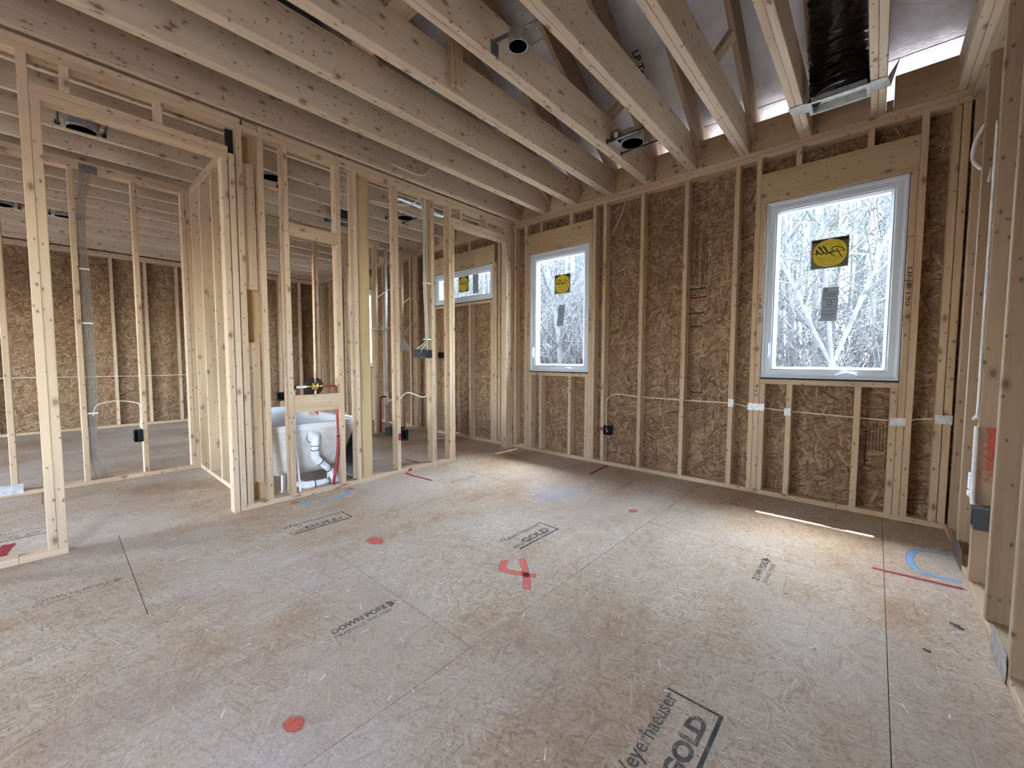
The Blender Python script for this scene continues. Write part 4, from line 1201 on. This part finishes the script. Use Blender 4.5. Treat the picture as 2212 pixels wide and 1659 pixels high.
# ------------------------------------------------------------------ cables
def cable(pts, r, mat, label, group=None, name='cable', sides=8):
    o = tube(name, None, pts, r, mat, sides)
    return tag(o, label, 'cable', group)
YC = W + 0.045
cable([(-2.078, YC - 0.02, 0.40), (-2.094, YC - 0.015, 0.45), (-2.105, YC, 0.53), (-2.104, YC, 0.66), (-2.067, YC, 0.715), (-1.976, YC, 0.748), (-1.772, YC, 0.737), (-1.351, YC, 0.730), (-0.942, YC, 0.732), (-0.788, YC, 0.712), (-0.661, YC, 0.708), (-0.534, YC, 0.700), (-0.111, YC, 0.687), (0.083, YC, 0.683), (0.19, YC, 0.690), (0.215, YC - 0.01, 0.703), (0.30, YC, 0.716), (0.37, YC, 0.716)], 0.0048, 'cable_white', 'thin white cable running through the window wall studs')
cable([(-1.955, W + 0.086, 2.695), (-1.975, W + 0.08, 2.60), (-2.045, W + 0.07, 2.46), (-2.085, W + 0.05, 2.38)], 0.003, 'cable_white', 'loose wire hanging at the top of the window wall')
cable([(P - 0.045, 2.200, 0.42), (P - 0.045, 2.205, 0.62), (P - 0.045, 2.218, 0.72), (P - 0.045, 2.30, 0.775), (P - 0.045, 2.38, 0.755), (P - 0.045, 2.471, 0.721), (P - 0.045, 2.555, 0.731)], 0.006, 'cable_white', 'white cable swooping between two partition studs')
bun = empty('cable_bundle', (P - 0.04, 2.545, 1.2), 'bundle of pale cables dropping to the three gang switch box', 'cable')
for i in range(6):
    dx, dy = -0.016 + 0.012 * (i % 3), -0.012 * (i // 3)
    tube('cable_strand', bun, [(P - 0.05 + dx, 2.50 + dy + 0.008 * i, 2.70), (P - 0.045 + dx, 2.535 + dy, 2.45), (P - 0.045 + dx, 2.532 + dy + 0.01 * math.sin(i), 2.1), (P - 0.045 + dx, 2.530 + dy, 1.86), (P - 0.045 + dx, 2.548 + dy, 1.50), (P - 0.045 + dx, 2.552 + dy, 1.31), (P - 0.045 + dx, 2.43 + 0.022 * i, 1.205), (P - 0.05 + dx, 2.42 + 0.024 * i, 1.17)], 0.005, ('cable_white', 'cable_grey', 'cable_white')[i % 3], 6)
for z_ in (1.86, 1.30):
    boxes('cable_staple', bun, [((P - 0.075, 2.515, z_), (P - 0.005, 2.567, z_ + 0.010))], 'cable_bright')
cable([(P - 0.03, 2.475, 2.69), (P - 0.12, 2.40, 2.62), (P - 0.35, 2.30, 2.66), (P - 0.55, 2.22, 2.72)], 0.005, 'cable_white', 'white cable arcing from the cable bundle into the bathroom ceiling')
cable([(P + 0.02, 2.59, 0.030), (P + 0.012, 2.585, 0.012), (P + 0.03, 2.575, 0.006), (P + 0.008, 2.61, 0.05), (P + 0.005, 2.60, 0.5), (P + 0.006, 2.592, 0.6)], 0.003, 'cable_white', 'thin white wire down the edge of the partition stud under the switch box')
cable([(-3.262, 2.062, 2.822), (-3.255, 2.229, 2.815), (-3.255, 2.36, 2.822), (-3.258, 2.436, 2.862), (-3.262, 2.48, 2.928)], 0.005, 'cable_white', 'white cable loop hanging on the joist above the partition')
# loops in the bathroom wall
for pts, lab in [([(-5.39, 3.13, 1.98), (-5.38, 3.20, 2.04), (-5.37, 3.34, 2.13), (-5.38, 3.52, 2.20)], 'upper white cable crossing behind the bathroom vent pipe'),
                 ([(-5.37, 3.14, 1.62), (-5.36, 3.20, 1.55), (-5.35, 3.33, 1.60), (-5.37, 3.50, 1.85)], 'lower white cable looping behind the bathroom vent pipe'),
                 ([(-5.37, 3.565, 1.95), (-5.33, 3.65, 2.03), (-5.32, 3.74, 2.0), (-5.35, 3.80, 1.85), (-5.33, 3.74, 1.70), (-5.33, 3.64, 1.60), (-5.36, 3.57, 1.48)], 'white cable looping out near the bathroom corner')]:
    cable(pts, 0.0055, 'cable_white', lab)
hb = empty('cable_bundle', (-5.12, 0.21, 0), 'bundle of grey cables running down a hall wall stud', 'cable')
for i in range(6):
    o_ = 0.011 * i
    tube('cable_strand', hb, [(-5.11 + 0.01 * (i % 2), 0.225 + 0.012 * i, 2.69), (-5.10, 0.205 + o_, 2.55), (-5.115, 0.188 + o_ * 0.8, 2.3), (-5.12, 0.187 + o_, 1.7), (-5.12, 0.190 + o_, 1.1), (-5.12, 0.188 + o_, 0.67), (-5.12, 0.188 + o_ * 0.6, 0.26), (-5.12, 0.20 + o_ * 1.6, 0.12), (-5.12, 0.215 + o_ * 1.9, 0.04)], 0.0034, 'cable_grey', 6)
for z_ in (1.86, 1.40, 0.62):
    boxes('cable_staple', hb, [((-5.085, 0.182, z_), (-5.078, 0.245, z_ + 0.012))], 'cable_bright')
cable([(-5.11, 0.215, 0.60), (-5.105, 0.225, 0.66), (-5.10, 0.26, 0.705), (-5.10, 0.377, 0.722), (-5.10, 0.48, 0.70), (-5.10, 0.522, 0.66), (-5.10, 0.518, 0.46)], 0.005, 'cable_white', 'white cable arching to the hall outlet box')
cable([(XF + 0.01, -2.9, 0.83), (XF + 0.01, -1.2, 0.82), (XF + 0.01, -0.07, 0.827), (XF + 0.01, 0.94, 0.82), (XF + 0.01, 1.9, 0.83)], 0.0055, 'cable_white', 'white cable running low along the far exterior wall')
# right wall wiring
cable([(RX - 0.002, 3.30, 2.335), (RX - 0.03, 3.33, 2.26), (RX - 0.032, 3.34, 2.18), (RX - 0.004, 3.31, 2.115)], 0.008, 'cable_bright', 'white cable bowing out near the top of the right wall')
cable([(RX + 0.03, 3.29, 2.10), (RX + 0.018, 3.20, 2.05), (RX + 0.008, 3.16, 2.00)], 0.006, 'cable_bright', 'short white cable end below the bowed cable on the right wall')
cable([(RX - 0.006, 2.925, 2.2), (RX - 0.006, 2.922, 1.6), (RX - 0.006, 2.918, 1.2), (RX - 0.006, 2.916, 0.86), (RX - 0.012, 2.918, 0.835), (RX - 0.008, 2.99, 0.815), (RX + 0.0, 3.06, 0.812)], 0.0055, 'cable_bright', 'white cable stapled down the edge of a right wall stud')
cable([(RX - 0.008, 2.890, 0.79), (RX - 0.008, 2.888, 0.6), (RX - 0.008, 2.880, 0.46), (RX - 0.006, 2.875, 0.42)], 0.009, 'cable_bright', 'thick white cable entering the right wall outlet box')
cable([(RX + 0.055, 2.098, 0.80), (RX + 0.04, 2.06, 0.795), (RX + 0.028, 2.0, 0.76), (RX + 0.03, 1.96, 0.74)], 0.007, 'cable_bright', 'white cable poking from a hole in the nearest right wall stud')
cable([(RX + 0.07, 2.50, 2.10), (RX + 0.03, 2.46, 2.16), (RX + 0.02, 2.42, 2.26)], 0.007, 'cable_bright', 'white cable end high on the right wall near the frame edge')
fit = empty('cable_fitting', (RX - 0.01, 2.93, 0.48), 'stack of white cable clamps above the right wall outlet box', 'fitting')
for i, (z_, hh) in enumerate(((0.53, 0.02), (0.47, 0.055), (0.435, 0.022))):
    boxes('clamp', fit, [((RX - 0.012, 2.955, z_), (RX - 0.001, 2.995 + 0.006 * i, z_ + hh))], 'cable_bright')

# ------------------------------------------------------------------ nail plates and metal shoes
def nail_plate(x0, x1, z0, z1, label, group='galvanized nail plates on the window wall studs'):
    vs, fs = [], []
    n = max(4, int((x1 - x0) / 0.012))
    ys = W - 0.0022
    top, bot = [], []
    for i in range(n + 1):
        x = x0 + (x1 - x0) * i / n
        dz = 0.004 if i % 2 else 0.0
        top.append((x, z1 - dz)); bot.append((x, z0 + dz))
    for y in (ys, ys + 0.0018):
        vs += [(x, y, z) for x, z in bot] + [(x, y, z) for x, z in top]
    m = n + 1
    for i in range(n):
        fs.append((i, i + 1, m + i + 1, m + i))
        fs.append((2 * m + i + 1, 2 * m + i, 3 * m + i, 3 * m + i + 1))
        fs.append((m + i, m + i + 1, 3 * m + i + 1, 3 * m + i))
        fs.append((i + 1, i, 2 * m + i, 2 * m + i + 1))
    fs.append((0, m, 3 * m, 2 * m)); fs.append((n, 2 * m + n, 3 * m + n, m + n))
    c = ((x0 + x1) / 2, ys, z0)
    o = raw('nail_plate', [(v[0] - c[0], v[1] - c[1], v[2] - c[2]) for v in vs], fs, 'nail_plate_tin', None, Matrix.Translation(c))
    tag(o, label, 'nail plate', group)
    for (u, v) in ((0.3, 0.85), (0.7, 0.15)):
        lathe('plate_tooth', o, (x0 + (x1 - x0) * u, ys - 0.0005, z0 + (z1 - z0) * v), (0, -1, 0), [(0.0, 0.0006), (0.003, 0.0004), (0.003, 0)], 'galv_dark', 8)
nail_plate(-0.927, -0.886, 0.703, 0.772, 'small nail plate on the lone stud left of the big right window')
nail_plate(-0.780, -0.660, 0.689, 0.749, 'wide nail plate across the tripled studs below the big right window')
nail_plate(-0.524, -0.483, 0.662, 0.726, 'small nail plate on a short stud under the big right window')
nail_plate(0.090, 0.168, 0.652, 0.712, 'nail plate across doubled studs right of the big right window')
nail_plate(0.305, 0.384, 0.686, 0.749, 'nail plate across the corner studs by the right wall')
def metal_plate(lo, hi, mat, label, name='metal_plate', cat='metal plate'):
    o = board(name, None, lo, hi, mat, None, 0.0006)
    return tag(o, label, cat)
sh = raw('shoe_plate', [(0, 0.11, -0.035), (0, -0.115, -0.038), (0, -0.122, 0.0), (0, -0.11, 0.055), (0, 0.115, 0.06), (0, 0.12, 0.0)], [(0, 1, 2, 3, 4, 5)], 'galvanized', None, Matrix.Translation((RX - 0.006, 2.225, 0.040)))
sm_ = sh.modifiers.new('thick', 'SOLIDIFY'); sm_.thickness = 0.0025
tag(sh, 'bent grey metal shoe plate on the bottom plate of the right wall', 'metal plate')
metal_plate((RX - 0.0035, 3.10, 0.004), (RX - 0.001, 3.305, 0.11), 'galv_dark', 'dull metal plate low on the right wall behind the blue floor mark')
metal_plate((RX - 0.0035, 3.31, 0.004), (RX - 0.001, 3.45, 0.10), 'galv_dark', 'dull metal plate low on the right wall nearest the corner')
metal_plate((BX1, 3.175, 2.705), (BX1 + 0.003, 3.335, 2.80), 'galvanized', 'grey metal plate on the bathroom top plate above the vent pipe')
metal_plate((HX1, 0.212, 2.674), (HX1 + 0.003, 0.322, 2.746), 'galv_dark', 'grey metal plate on the hall top plate above the cable bundle')
metal_plate((HX1 + 0.001, -0.36, 0.02), (HX1 + 0.004, -0.20, 0.10), 'galvanized', 'pale metal plate at the foot of the hall wall near the left edge')

# ------------------------------------------------------------------ ceiling fixtures
fb = empty('ceiling_fan_box', (-1.523, 1.75, 2.83), 'round metal ceiling box hung on a bar between two joists', 'ceiling box')
lathe('can', fb, (-1.523, 1.755, 2.80), (0, 0, 1), [(0.050, 0.0), (0.052, 0.0), (0.052, 0.075), (0.0, 0.075), (0.0, 0.072), (0.047, 0.072), (0.047, 0.0), (0.050, 0.0)], 'galvanized', 24, False)
tube('hanger_bar', fb, [(xr(4) + 0.002, 1.70, 2.86), (-1.30 - 0.036, 1.80, 2.89)], 0.010, 'galv_dark', 6, 0)
boxes('bar_foot', fb, [((xr(4) + 0.0005, 1.665, 2.775), (xr(4) + 0.003, 1.725, 2.85))], 'galv_dark')
boxes('bar_foot', fb, [((xr(3) - 0.080, 1.76, 2.78), (xr(3) - 0.0775, 1.82, 2.90))], 'galvanized')
tube('wire_tail', fb, [(-1.53, 1.755, 2.865), (-1.50, 1.75, 2.82), (-1.53, 1.765, 2.812), (-1.55, 1.75, 2.83)], 0.003, 'copper', 6)
def recessed_light(x, y, xa, xb, label, full=True):
    """round can on a plate with a junction box, carried by two hanger bars between the joists xa and xb"""
    r = empty('recessed_light', (x, y, 2.79), label, 'ceiling light', 'recessed light housings')
    lathe('can', r, (x, y, 2.786), (0, 0, 1), [(0.080, 0.0), (0.088, 0.0), (0.088, 0.018), (0.082, 0.03), (0.082, 0.085), (0.0, 0.085), (0.0, 0.082), (0.078, 0.082), (0.078, 0.0), (0.080, 0.0)], 'galvanized', 24, False)
    boxes('mounting_plate', r, [((x - 0.145, y - 0.085, 2.808), (x - 0.089, y + 0.085, 2.8095)), ((x - 0.089, y + 0.089, 2.808), (x + 0.085, y + 0.112, 2.8095)), ((x - 0.089, y - 0.112, 2.808), (x + 0.085, y - 0.089, 2.8095))], 'galvanized')
    if full:
        jb = boxes('junction_box', r, [((x - 0.14, y - 0.075, 2.8105), (x - 0.0895, y + 0.075, 2.90))], 'galv_dark')
        boxes('box_label', jb, [((x - 0.115, y - 0.0765, 2.83), (x - 0.085, y - 0.0755, 2.88))], 'paper')
    for s in (-1, 1):
        tube('hanger_bar', r, [(xa, y + s * 0.12, 2.806), (xb, y + s * 0.12, 2.806)], 0.006, 'steel_dark', 6, 0)
        boxes('bar_foot', r, [((xa, y + s * 0.12 - 0.014, 2.79), (xa + 0.003, y + s * 0.12 + 0.014, 2.822))], 'steel_dark')
    return r
recessed_light(-1.49, 3.08, xr(4) + 0.001, xr(3) - 0.078, 'metal recessed light housing hung between joists near the window wall')
recessed_light(-4.27, 1.435, xr(11) + 0.001, xr(10) - 0.039, 'metal recessed light housing above the bathtub', False)
recessed_light(-4.27, 2.87, xr(11) + 0.001, xr(10) - 0.039, 'metal recessed light housing in the bathroom ceiling near the cable bundle', False)
recessed_light(-4.46, 0.215, xr(11) + 0.001, xr(10) - 0.039, 'metal recessed light housing in the hall ceiling behind the door header')
recessed_light(-7.30, 0.17, xr(18) + 0.001, xr(17) - 0.039, 'recessed light housing in the far room ceiling behind a hall stud')
recessed_light(-7.24, -0.30, xr(18) + 0.001, xr(17) - 0.039, 'recessed light housing in the far room ceiling at the left edge')
ef = empty('exhaust_fan', (-4.94, 2.42, 2.80), 'black exhaust fan housing in the bathroom ceiling', 'fan')
boxes('housing', ef, [((-5.08, 2.27, 2.776), (-4.76 - 0.03, 2.55, 2.93))], 'box_black')
tube('duct_collar', ef, [(-4.93, 2.55, 2.86), (-4.93, 2.64, 2.86)], 0.05, 'box_black', 14, 0)
fd = empty('foil_duct', (-4.2, 2.5, 2.85), 'crumpled shiny foil duct in the bathroom ceiling', 'duct')
def ribbed(name, parent, pts, r, mat, amp, step, sides=20, jitter=0.0, seed=1):
    rnd = random.Random(seed)
    P_ = smooth_pts(pts, 18)
    vs, fs = [], []
    rad = []
    acc = 0
    for i in range(len(P_)):
        if i: acc += (P_[i] - P_[i - 1]).length
        rad.append(r * (1 + amp * math.sin(acc / step * 2 * PI) + jitter * rnd.uniform(-1, 1)))
    c = P_[0].copy()
    tube_geo(vs, fs, [p - c for p in P_], rad, sides)
    if jitter:
        vs = [(v[0] + r * jitter * rnd.uniform(-1, 1), v[1] + r * jitter * rnd.uniform(-1, 1), v[2] + r * jitter * rnd.uniform(-1, 1)) for v in vs]
    return raw(name, vs, fs, mat, parent, Matrix.Translation(c), smooth=True)
ribbed('duct_run', fd, [(-4.24, 2.30, 2.90), (-4.22, 2.45, 2.88), (-4.20, 2.6, 2.90)], 0.05, 'galvanized', 0.05, 0.03, 16, 0.08, 3)
ribbed('duct_run', fd, [(-4.05, 2.62, 2.90), (-4.05, 2.9, 2.89), (-4.06, 3.15, 2.88), (-4.06, 3.4, 2.9)], 0.05, 'galvanized', 0.04, 0.03, 16, 0.05, 4)

# flexible duct and register boot
bt = empty('duct_boot', (-0.245, 3.40, 2.76), 'sheet metal register boot hung under two joists by a metal strap', 'duct boot')
bx0, bx1, by0, by1 = -0.385, -0.108, 3.338, 3.468
boxes('boot_body', bt, [((bx0, by0, 2.758), (bx1, by0 + 0.003, 2.80)), ((bx0, by1 - 0.003, 2.758), (bx1, by1, 2.80)), ((bx0, by0 + 0.003, 2.758), (bx0 + 0.003, by1 - 0.003, 2.80)), ((bx1 - 0.003, by0 + 0.003, 2.758), (bx1, by1 - 0.003, 2.80)), ((bx0 + 0.003, by0 + 0.003, 2.793), (bx1 - 0.003, by1 - 0.003, 2.80))], 'boot_tin')
boxes('boot_flange', bt, [((bx0 - 0.016, by0 - 0.02, 2.755), (bx1 + 0.016, by0, 2.758)), ((bx0 - 0.016, by1, 2.755), (bx1 + 0.016, by1 + 0.02, 2.758)), ((bx0 - 0.016, by0, 2.755), (bx0, by1, 2.758)), ((bx1, by0, 2.755), (bx1 + 0.016, by1, 2.758))], 'boot_tin')
raw('hanger_strap', [(-0.52, 3.30, 2.79), (-0.505, 3.33, 2.768), (-0.40, 3.33, 2.768), (-0.40, 3.46, 2.768), (-0.50, 3.42, 2.768)], [(0, 1, 4), (1, 2, 3, 4)], 'galvanized', bt)
raw('hanger_strap', [(-0.10, 3.33, 2.768), (-0.015, 3.335, 2.768), (0.035, 3.29, 2.83), (0.0, 3.46, 2.768), (-0.10, 3.46, 2.768)], [(0, 1, 3, 4), (1, 2, 3)], 'galvanized', bt)
fx = empty('flex_duct', (-0.25, 3.4, 2.87), 'black plastic covered flexible duct dropping to the register boot', 'duct')
ribbed('duct_sleeve', fx, [(-0.246, 3.415, 2.802), (-0.250, 3.415, 2.86), (-0.258, 3.40, 2.98), (-0.262, 3.32, 3.13), (-0.252, 3.15, 3.30), (-0.255, 2.90, 3.47), (-0.26, 2.5, 3.70), (-0.26, 2.1, 3.95), (-0.262, 1.6, 4.25)], 0.145, 'duct_black', 0.018, 0.05, 34, 0.035, 8)

fx2 = empty('flex_duct', (-2.7, 1.0, ZJ), 'black flexible duct lying across the tops of the ceiling joists', 'duct')
ribbed('duct_sleeve', fx2, [(-1.95, -0.4, 3.165), (-2.30, 0.25, 3.165), (-2.69, 0.98, 3.165), (-3.12, 1.62, 3.165), (-3.7, 2.2, 3.165), (-4.4, 2.6, 3.17)], 0.14, 'duct_black', 0.02, 0.05, 24, 0.03, 12)

# ------------------------------------------------------------------ loose bits on the floor
nails_ = [(0.277, 2.458, 0.305, 2.449), (0.285, 2.435, 0.315, 2.43), (0.18, 2.165, 0.20, 2.155)]
for i, (xa, ya, xb, yb) in enumerate(nails_):
    o = tube('nail', None, [(xa, ya, 0.0035), (xb, yb, 0.0035)], 0.003, 'nail_steel', 6, 0)
    tag(o, 'dark nail lying on the floor near the right wall', 'nail', 'loose nails on the floor')
rs = random.Random(5)
vs, fs = [], []
for i in range(420):
    x, y = rs.uniform(-3.2, 0.3), rs.uniform(0.3, 3.6)
    l, w_ = rs.uniform(0.004, 0.022), rs.uniform(0.0015, 0.004)
    a = rs.uniform(0, PI)
    ca, sa = math.cos(a), math.sin(a)
    b = len(vs)
    for (u, v) in ((-l, -w_), (l, -w_), (l, w_), (-l, w_)):
        vs.append((x + u * ca - v * sa, y + u * sa + v * ca, 0.0012))
    vs.append((x, y, 0.0012 + rs.uniform(0.0015, 0.003)))
    fs += [(b, b + 1, b + 4), (b + 1, b + 2, b + 4), (b + 2, b + 3, b + 4), (b + 3, b, b + 4)]
o = raw('wood_shavings', vs, fs, 'chip_wood')
tag(o, 'tiny pale wood shavings scattered over the subfloor', 'shavings', kind='stuff')

# ------------------------------------------------------------------ trees outside
def grow(vs, fs, p, d, r, length, level, rnd, maxl, sides):
    n = (9, 6, 4, 3)[level]
    pts, rads = [p], [r]
    q = p.copy()
    dd = d.copy()
    for i in range(n):
        dd = (dd + Vector((rnd.gauss(0, 1), rnd.gauss(0, 1), rnd.gauss(0, 0.5))) * (0.035, 0.10, 0.16, 0.2)[level] + Vector((0, 0, 0.02 * level))).normalized()
        q = q + dd * (length / n)
        pts.append(q.copy())
        rads.append(r * (1 - 0.82 * (i + 1) / n))
    tube_geo(vs, fs, pts, rads, sides[level], False)
    if level >= maxl:
        return
    nb = (17, 8, 5)[level]
    for b in range(nb):
        t = rnd.uniform(0.16 if level == 0 else 0.15, 0.98)
        idx = min(int(t * n), n - 1)
        bp = pts[idx].lerp(pts[idx + 1], t * n - idx)
        bd = (pts[idx + 1] - pts[idx]).normalized()
        a = rnd.uniform(0, 2 * PI)
        side = bd.cross(Vector((math.cos(a), math.sin(a), 0.2))).normalized()
        nd = (bd * rnd.uniform(0.5, 1.0) + side * rnd.uniform(0.6, 1.0)).normalized()
        grow(vs, fs, bp, nd, max(rads[idx] * rnd.uniform(0.4, 0.65), 0.014), length * rnd.uniform(0.25, 0.45) * (1 - 0.4 * t), level + 1, rnd, maxl, sides)
def hardwood_mesh(seed, h, r, fork=False):
    rnd = random.Random(seed)
    vs, fs = [], []
    if fork:
        base = Vector((0, 0, 0))
        top = Vector((0.02, 0, 2.05))
        tube_geo(vs, fs, [base, base.lerp(top, 0.5), top], [r * 1.3, r * 1.1, r], 8, False)
        for a, tilt, ln in ((2.9, 0.50, 6.5), (0.25, 0.30, 7), (2.4, 0.12, 8)):
            d = Vector((math.cos(a) * tilt, math.sin(a) * tilt, 1)).normalized()
            grow(vs, fs, top - Vector((0, 0, 0.05)), d, r * 0.75, ln, 0, rnd, 3, (7, 5, 3, 3))
    else:
        grow(vs, fs, Vector((0, 0, 0)), Vector((rnd.uniform(-0.05, 0.05), rnd.uniform(-0.05, 0.05), 1)).normalized(), r, h, 0, rnd, 3, (8, 5, 3, 3))
    me = bpy.data.meshes.new('hardwood_tree')
    me.from_pydata(vs, [], fs)
    me.update()
    return me
def pine_meshes(seed, h, r):
    rnd = random.Random(seed)
    vs, fs, nv, nf = [], [], [], []
    pts = [Vector((0.06 * math.sin(i + seed), 0.06 * math.cos(i * 1.3), h * i / 8)) for i in range(9)]
    tube_geo(vs, fs, pts, [r * (1 - 0.085 * i) for i in range(9)], 8, False)
    for b in range(46):
        t = rnd.uniform(0.30, 1.0)
        base = Vector((0, 0, h * t))
        a = rnd.uniform(0, 2 * PI)
        ln = rnd.uniform(1.0, 3.0) * (1.15 - t * 0.75)
        tip = base + Vector((math.cos(a) * ln, math.sin(a) * ln, rnd.uniform(0.1, 0.7)))
        tube_geo(vs, fs, [base, base.lerp(tip, 0.5) + Vector((0, 0, 0.05)), tip], [0.03, 0.02, 0.008], 3, False)
        for k in range(int(10 + ln * 11)):
            c = base.lerp(tip, rnd.uniform(0.3, 1.05)) + Vector((rnd.gauss(0, 0.18), rnd.gauss(0, 0.18), rnd.gauss(0, 0.14)))
            for _ in range(4):
                d = Vector((rnd.gauss(0, 1), rnd.gauss(0, 1), rnd.gauss(0, 0.8))).normalized() * rnd.uniform(0.10, 0.20)
                s = d.cross(Vector((rnd.gauss(0, 1), rnd.gauss(0, 1), rnd.gauss(0, 1)))).normalized() * 0.012
                i0 = len(nv)
                nv += [tuple(c - s), tuple(c + s), tuple(c + d)]
                nf.append((i0, i0 + 1, i0 + 2))
    m1 = bpy.data.meshes.new('pine_trunk'); m1.from_pydata(vs, [], fs); m1.materials.append(MATS['bark']); m1.update()
    m2 = bpy.data.meshes.new('pine_needles'); m2.from_pydata(nv, [], nf); m2.materials.append(MATS['needles']); m2.update()
    return m1, m2
def sapling_mesh(seed):
    rnd = random.Random(seed)
    vs, fs = [], []
    for s in range(7):
        a = rnd.uniform(0, 2 * PI)
        d = Vector((math.cos(a) * 0.28, math.sin(a) * 0.28, 1)).normalized()
        grow(vs, fs, Vector((math.cos(a) * 0.1, math.sin(a) * 0.1, 0)), d, rnd.uniform(0.012, 0.022), rnd.uniform(2.5, 5.0), 1, rnd, 3, (5, 4, 3, 3))
    me = bpy.data.meshes.new('sapling'); me.from_pydata(vs, [], fs); me.materials.append(MATS['twigs']); me.update()
    return me
hw = []
for i, (h, r) in enumerate(((15, 0.15), (18, 0.20), (13, 0.11), (20, 0.24), (11, 0.08), (16, 0.13))):
    me = hardwood_mesh(100 + i, h, r)
    me.materials.append(MATS['bark_light' if i % 2 else 'bark'])
    hw.append(me)
fk = hardwood_mesh(77, 8, 0.05, True)
fk.materials.append(MATS['bark_light'])
pn = [pine_meshes(200 + i, h, r) for i, (h, r) in enumerate(((21, 0.20), (24, 0.26), (18, 0.16)))]
sp = [sapling_mesh(300 + i) for i in range(4)]
def gz(x, y): return -0.98 + 0.012 * max(0, y - 8)
def tree_at(x, y, kind, rnd, where):
    tall = (0.40 * math.hypot(x * 0.5, y) + 2.2) * rnd.uniform(0.8, 1.1)      # kept low so open sky above lights the room, taller behind
    mw = Matrix.Translation((x, y, gz(x, y))) @ Matrix.Rotation(rnd.uniform(0, 2 * PI), 4, 'Z') @ Matrix.Scale(tall / {'hardwood': 15.5, 'pine': 21.0, 'shrub': 5.0}[kind], 4)
    if kind == 'shrub': mw = Matrix.Translation((x, y, gz(x, y))) @ Matrix.Rotation(rnd.uniform(0, 2 * PI), 4, 'Z') @ Matrix.Scale(rnd.uniform(0.8, 1.1), 4)
    if kind == 'hardwood':
        o = put(bpy.data.objects.new('bare_tree', rnd.choice(hw)), mw)
        tag(o, 'leafless grey hardwood tree seen through ' + where, 'tree', 'leafless trees seen through ' + where)
    elif kind == 'pine':
        m1, m2 = rnd.choice(pn)
        o = bpy.data.objects.new('pine_tree', None)
        o.empty_display_size = 0.2
        put(o, mw)
        tag(o, 'tall green pine tree seen through ' + where, 'tree', 'pines seen through ' + where)
        put(bpy.data.objects.new('trunk', m1), mw, o)
        put(bpy.data.objects.new('needles', m2), mw, o)
    else:
        o = put(bpy.data.objects.new('bare_shrub', rnd.choice(sp)), mw)
        tag(o, 'thin leafless shrub seen through ' + where, 'shrub', 'leafless shrubs seen through ' + where)
rt = random.Random(21)
o = put(bpy.data.objects.new('forked_tree', fk), Matrix.Translation((-0.60, 9.2, -0.98)))
tag(o, 'pale forked tree close outside the large right window', 'tree')
WIN_R, WIN_L = 'the large right window', 'the left and bathroom windows'
for i in range(105):
    y = 11 + 38 * rt.random() ** 0.8
    r_ = rt.uniform(-0.36, 0.20)
    tree_at(r_ * y, y, 'pine' if rt.random() < 0.5 and y > 15 else 'hardwood', rt, WIN_R)
for i in range(64):
    y = rt.uniform(10.5, 30)
    tree_at(rt.uniform(-0.32, 0.16) * y, y, 'shrub', rt, WIN_R)
for i in range(165):
    y = 8.5 + 30 * rt.random() ** 0.8
    tree_at(rt.uniform(-1.40, -0.42) * y, y, 'pine' if rt.random() < 0.40 and y > 13 else 'hardwood', rt, WIN_L)
for i in range(100):
    y = rt.uniform(8.5, 26)
    tree_at(rt.uniform(-1.35, -0.45) * y, y, 'shrub', rt, WIN_L)
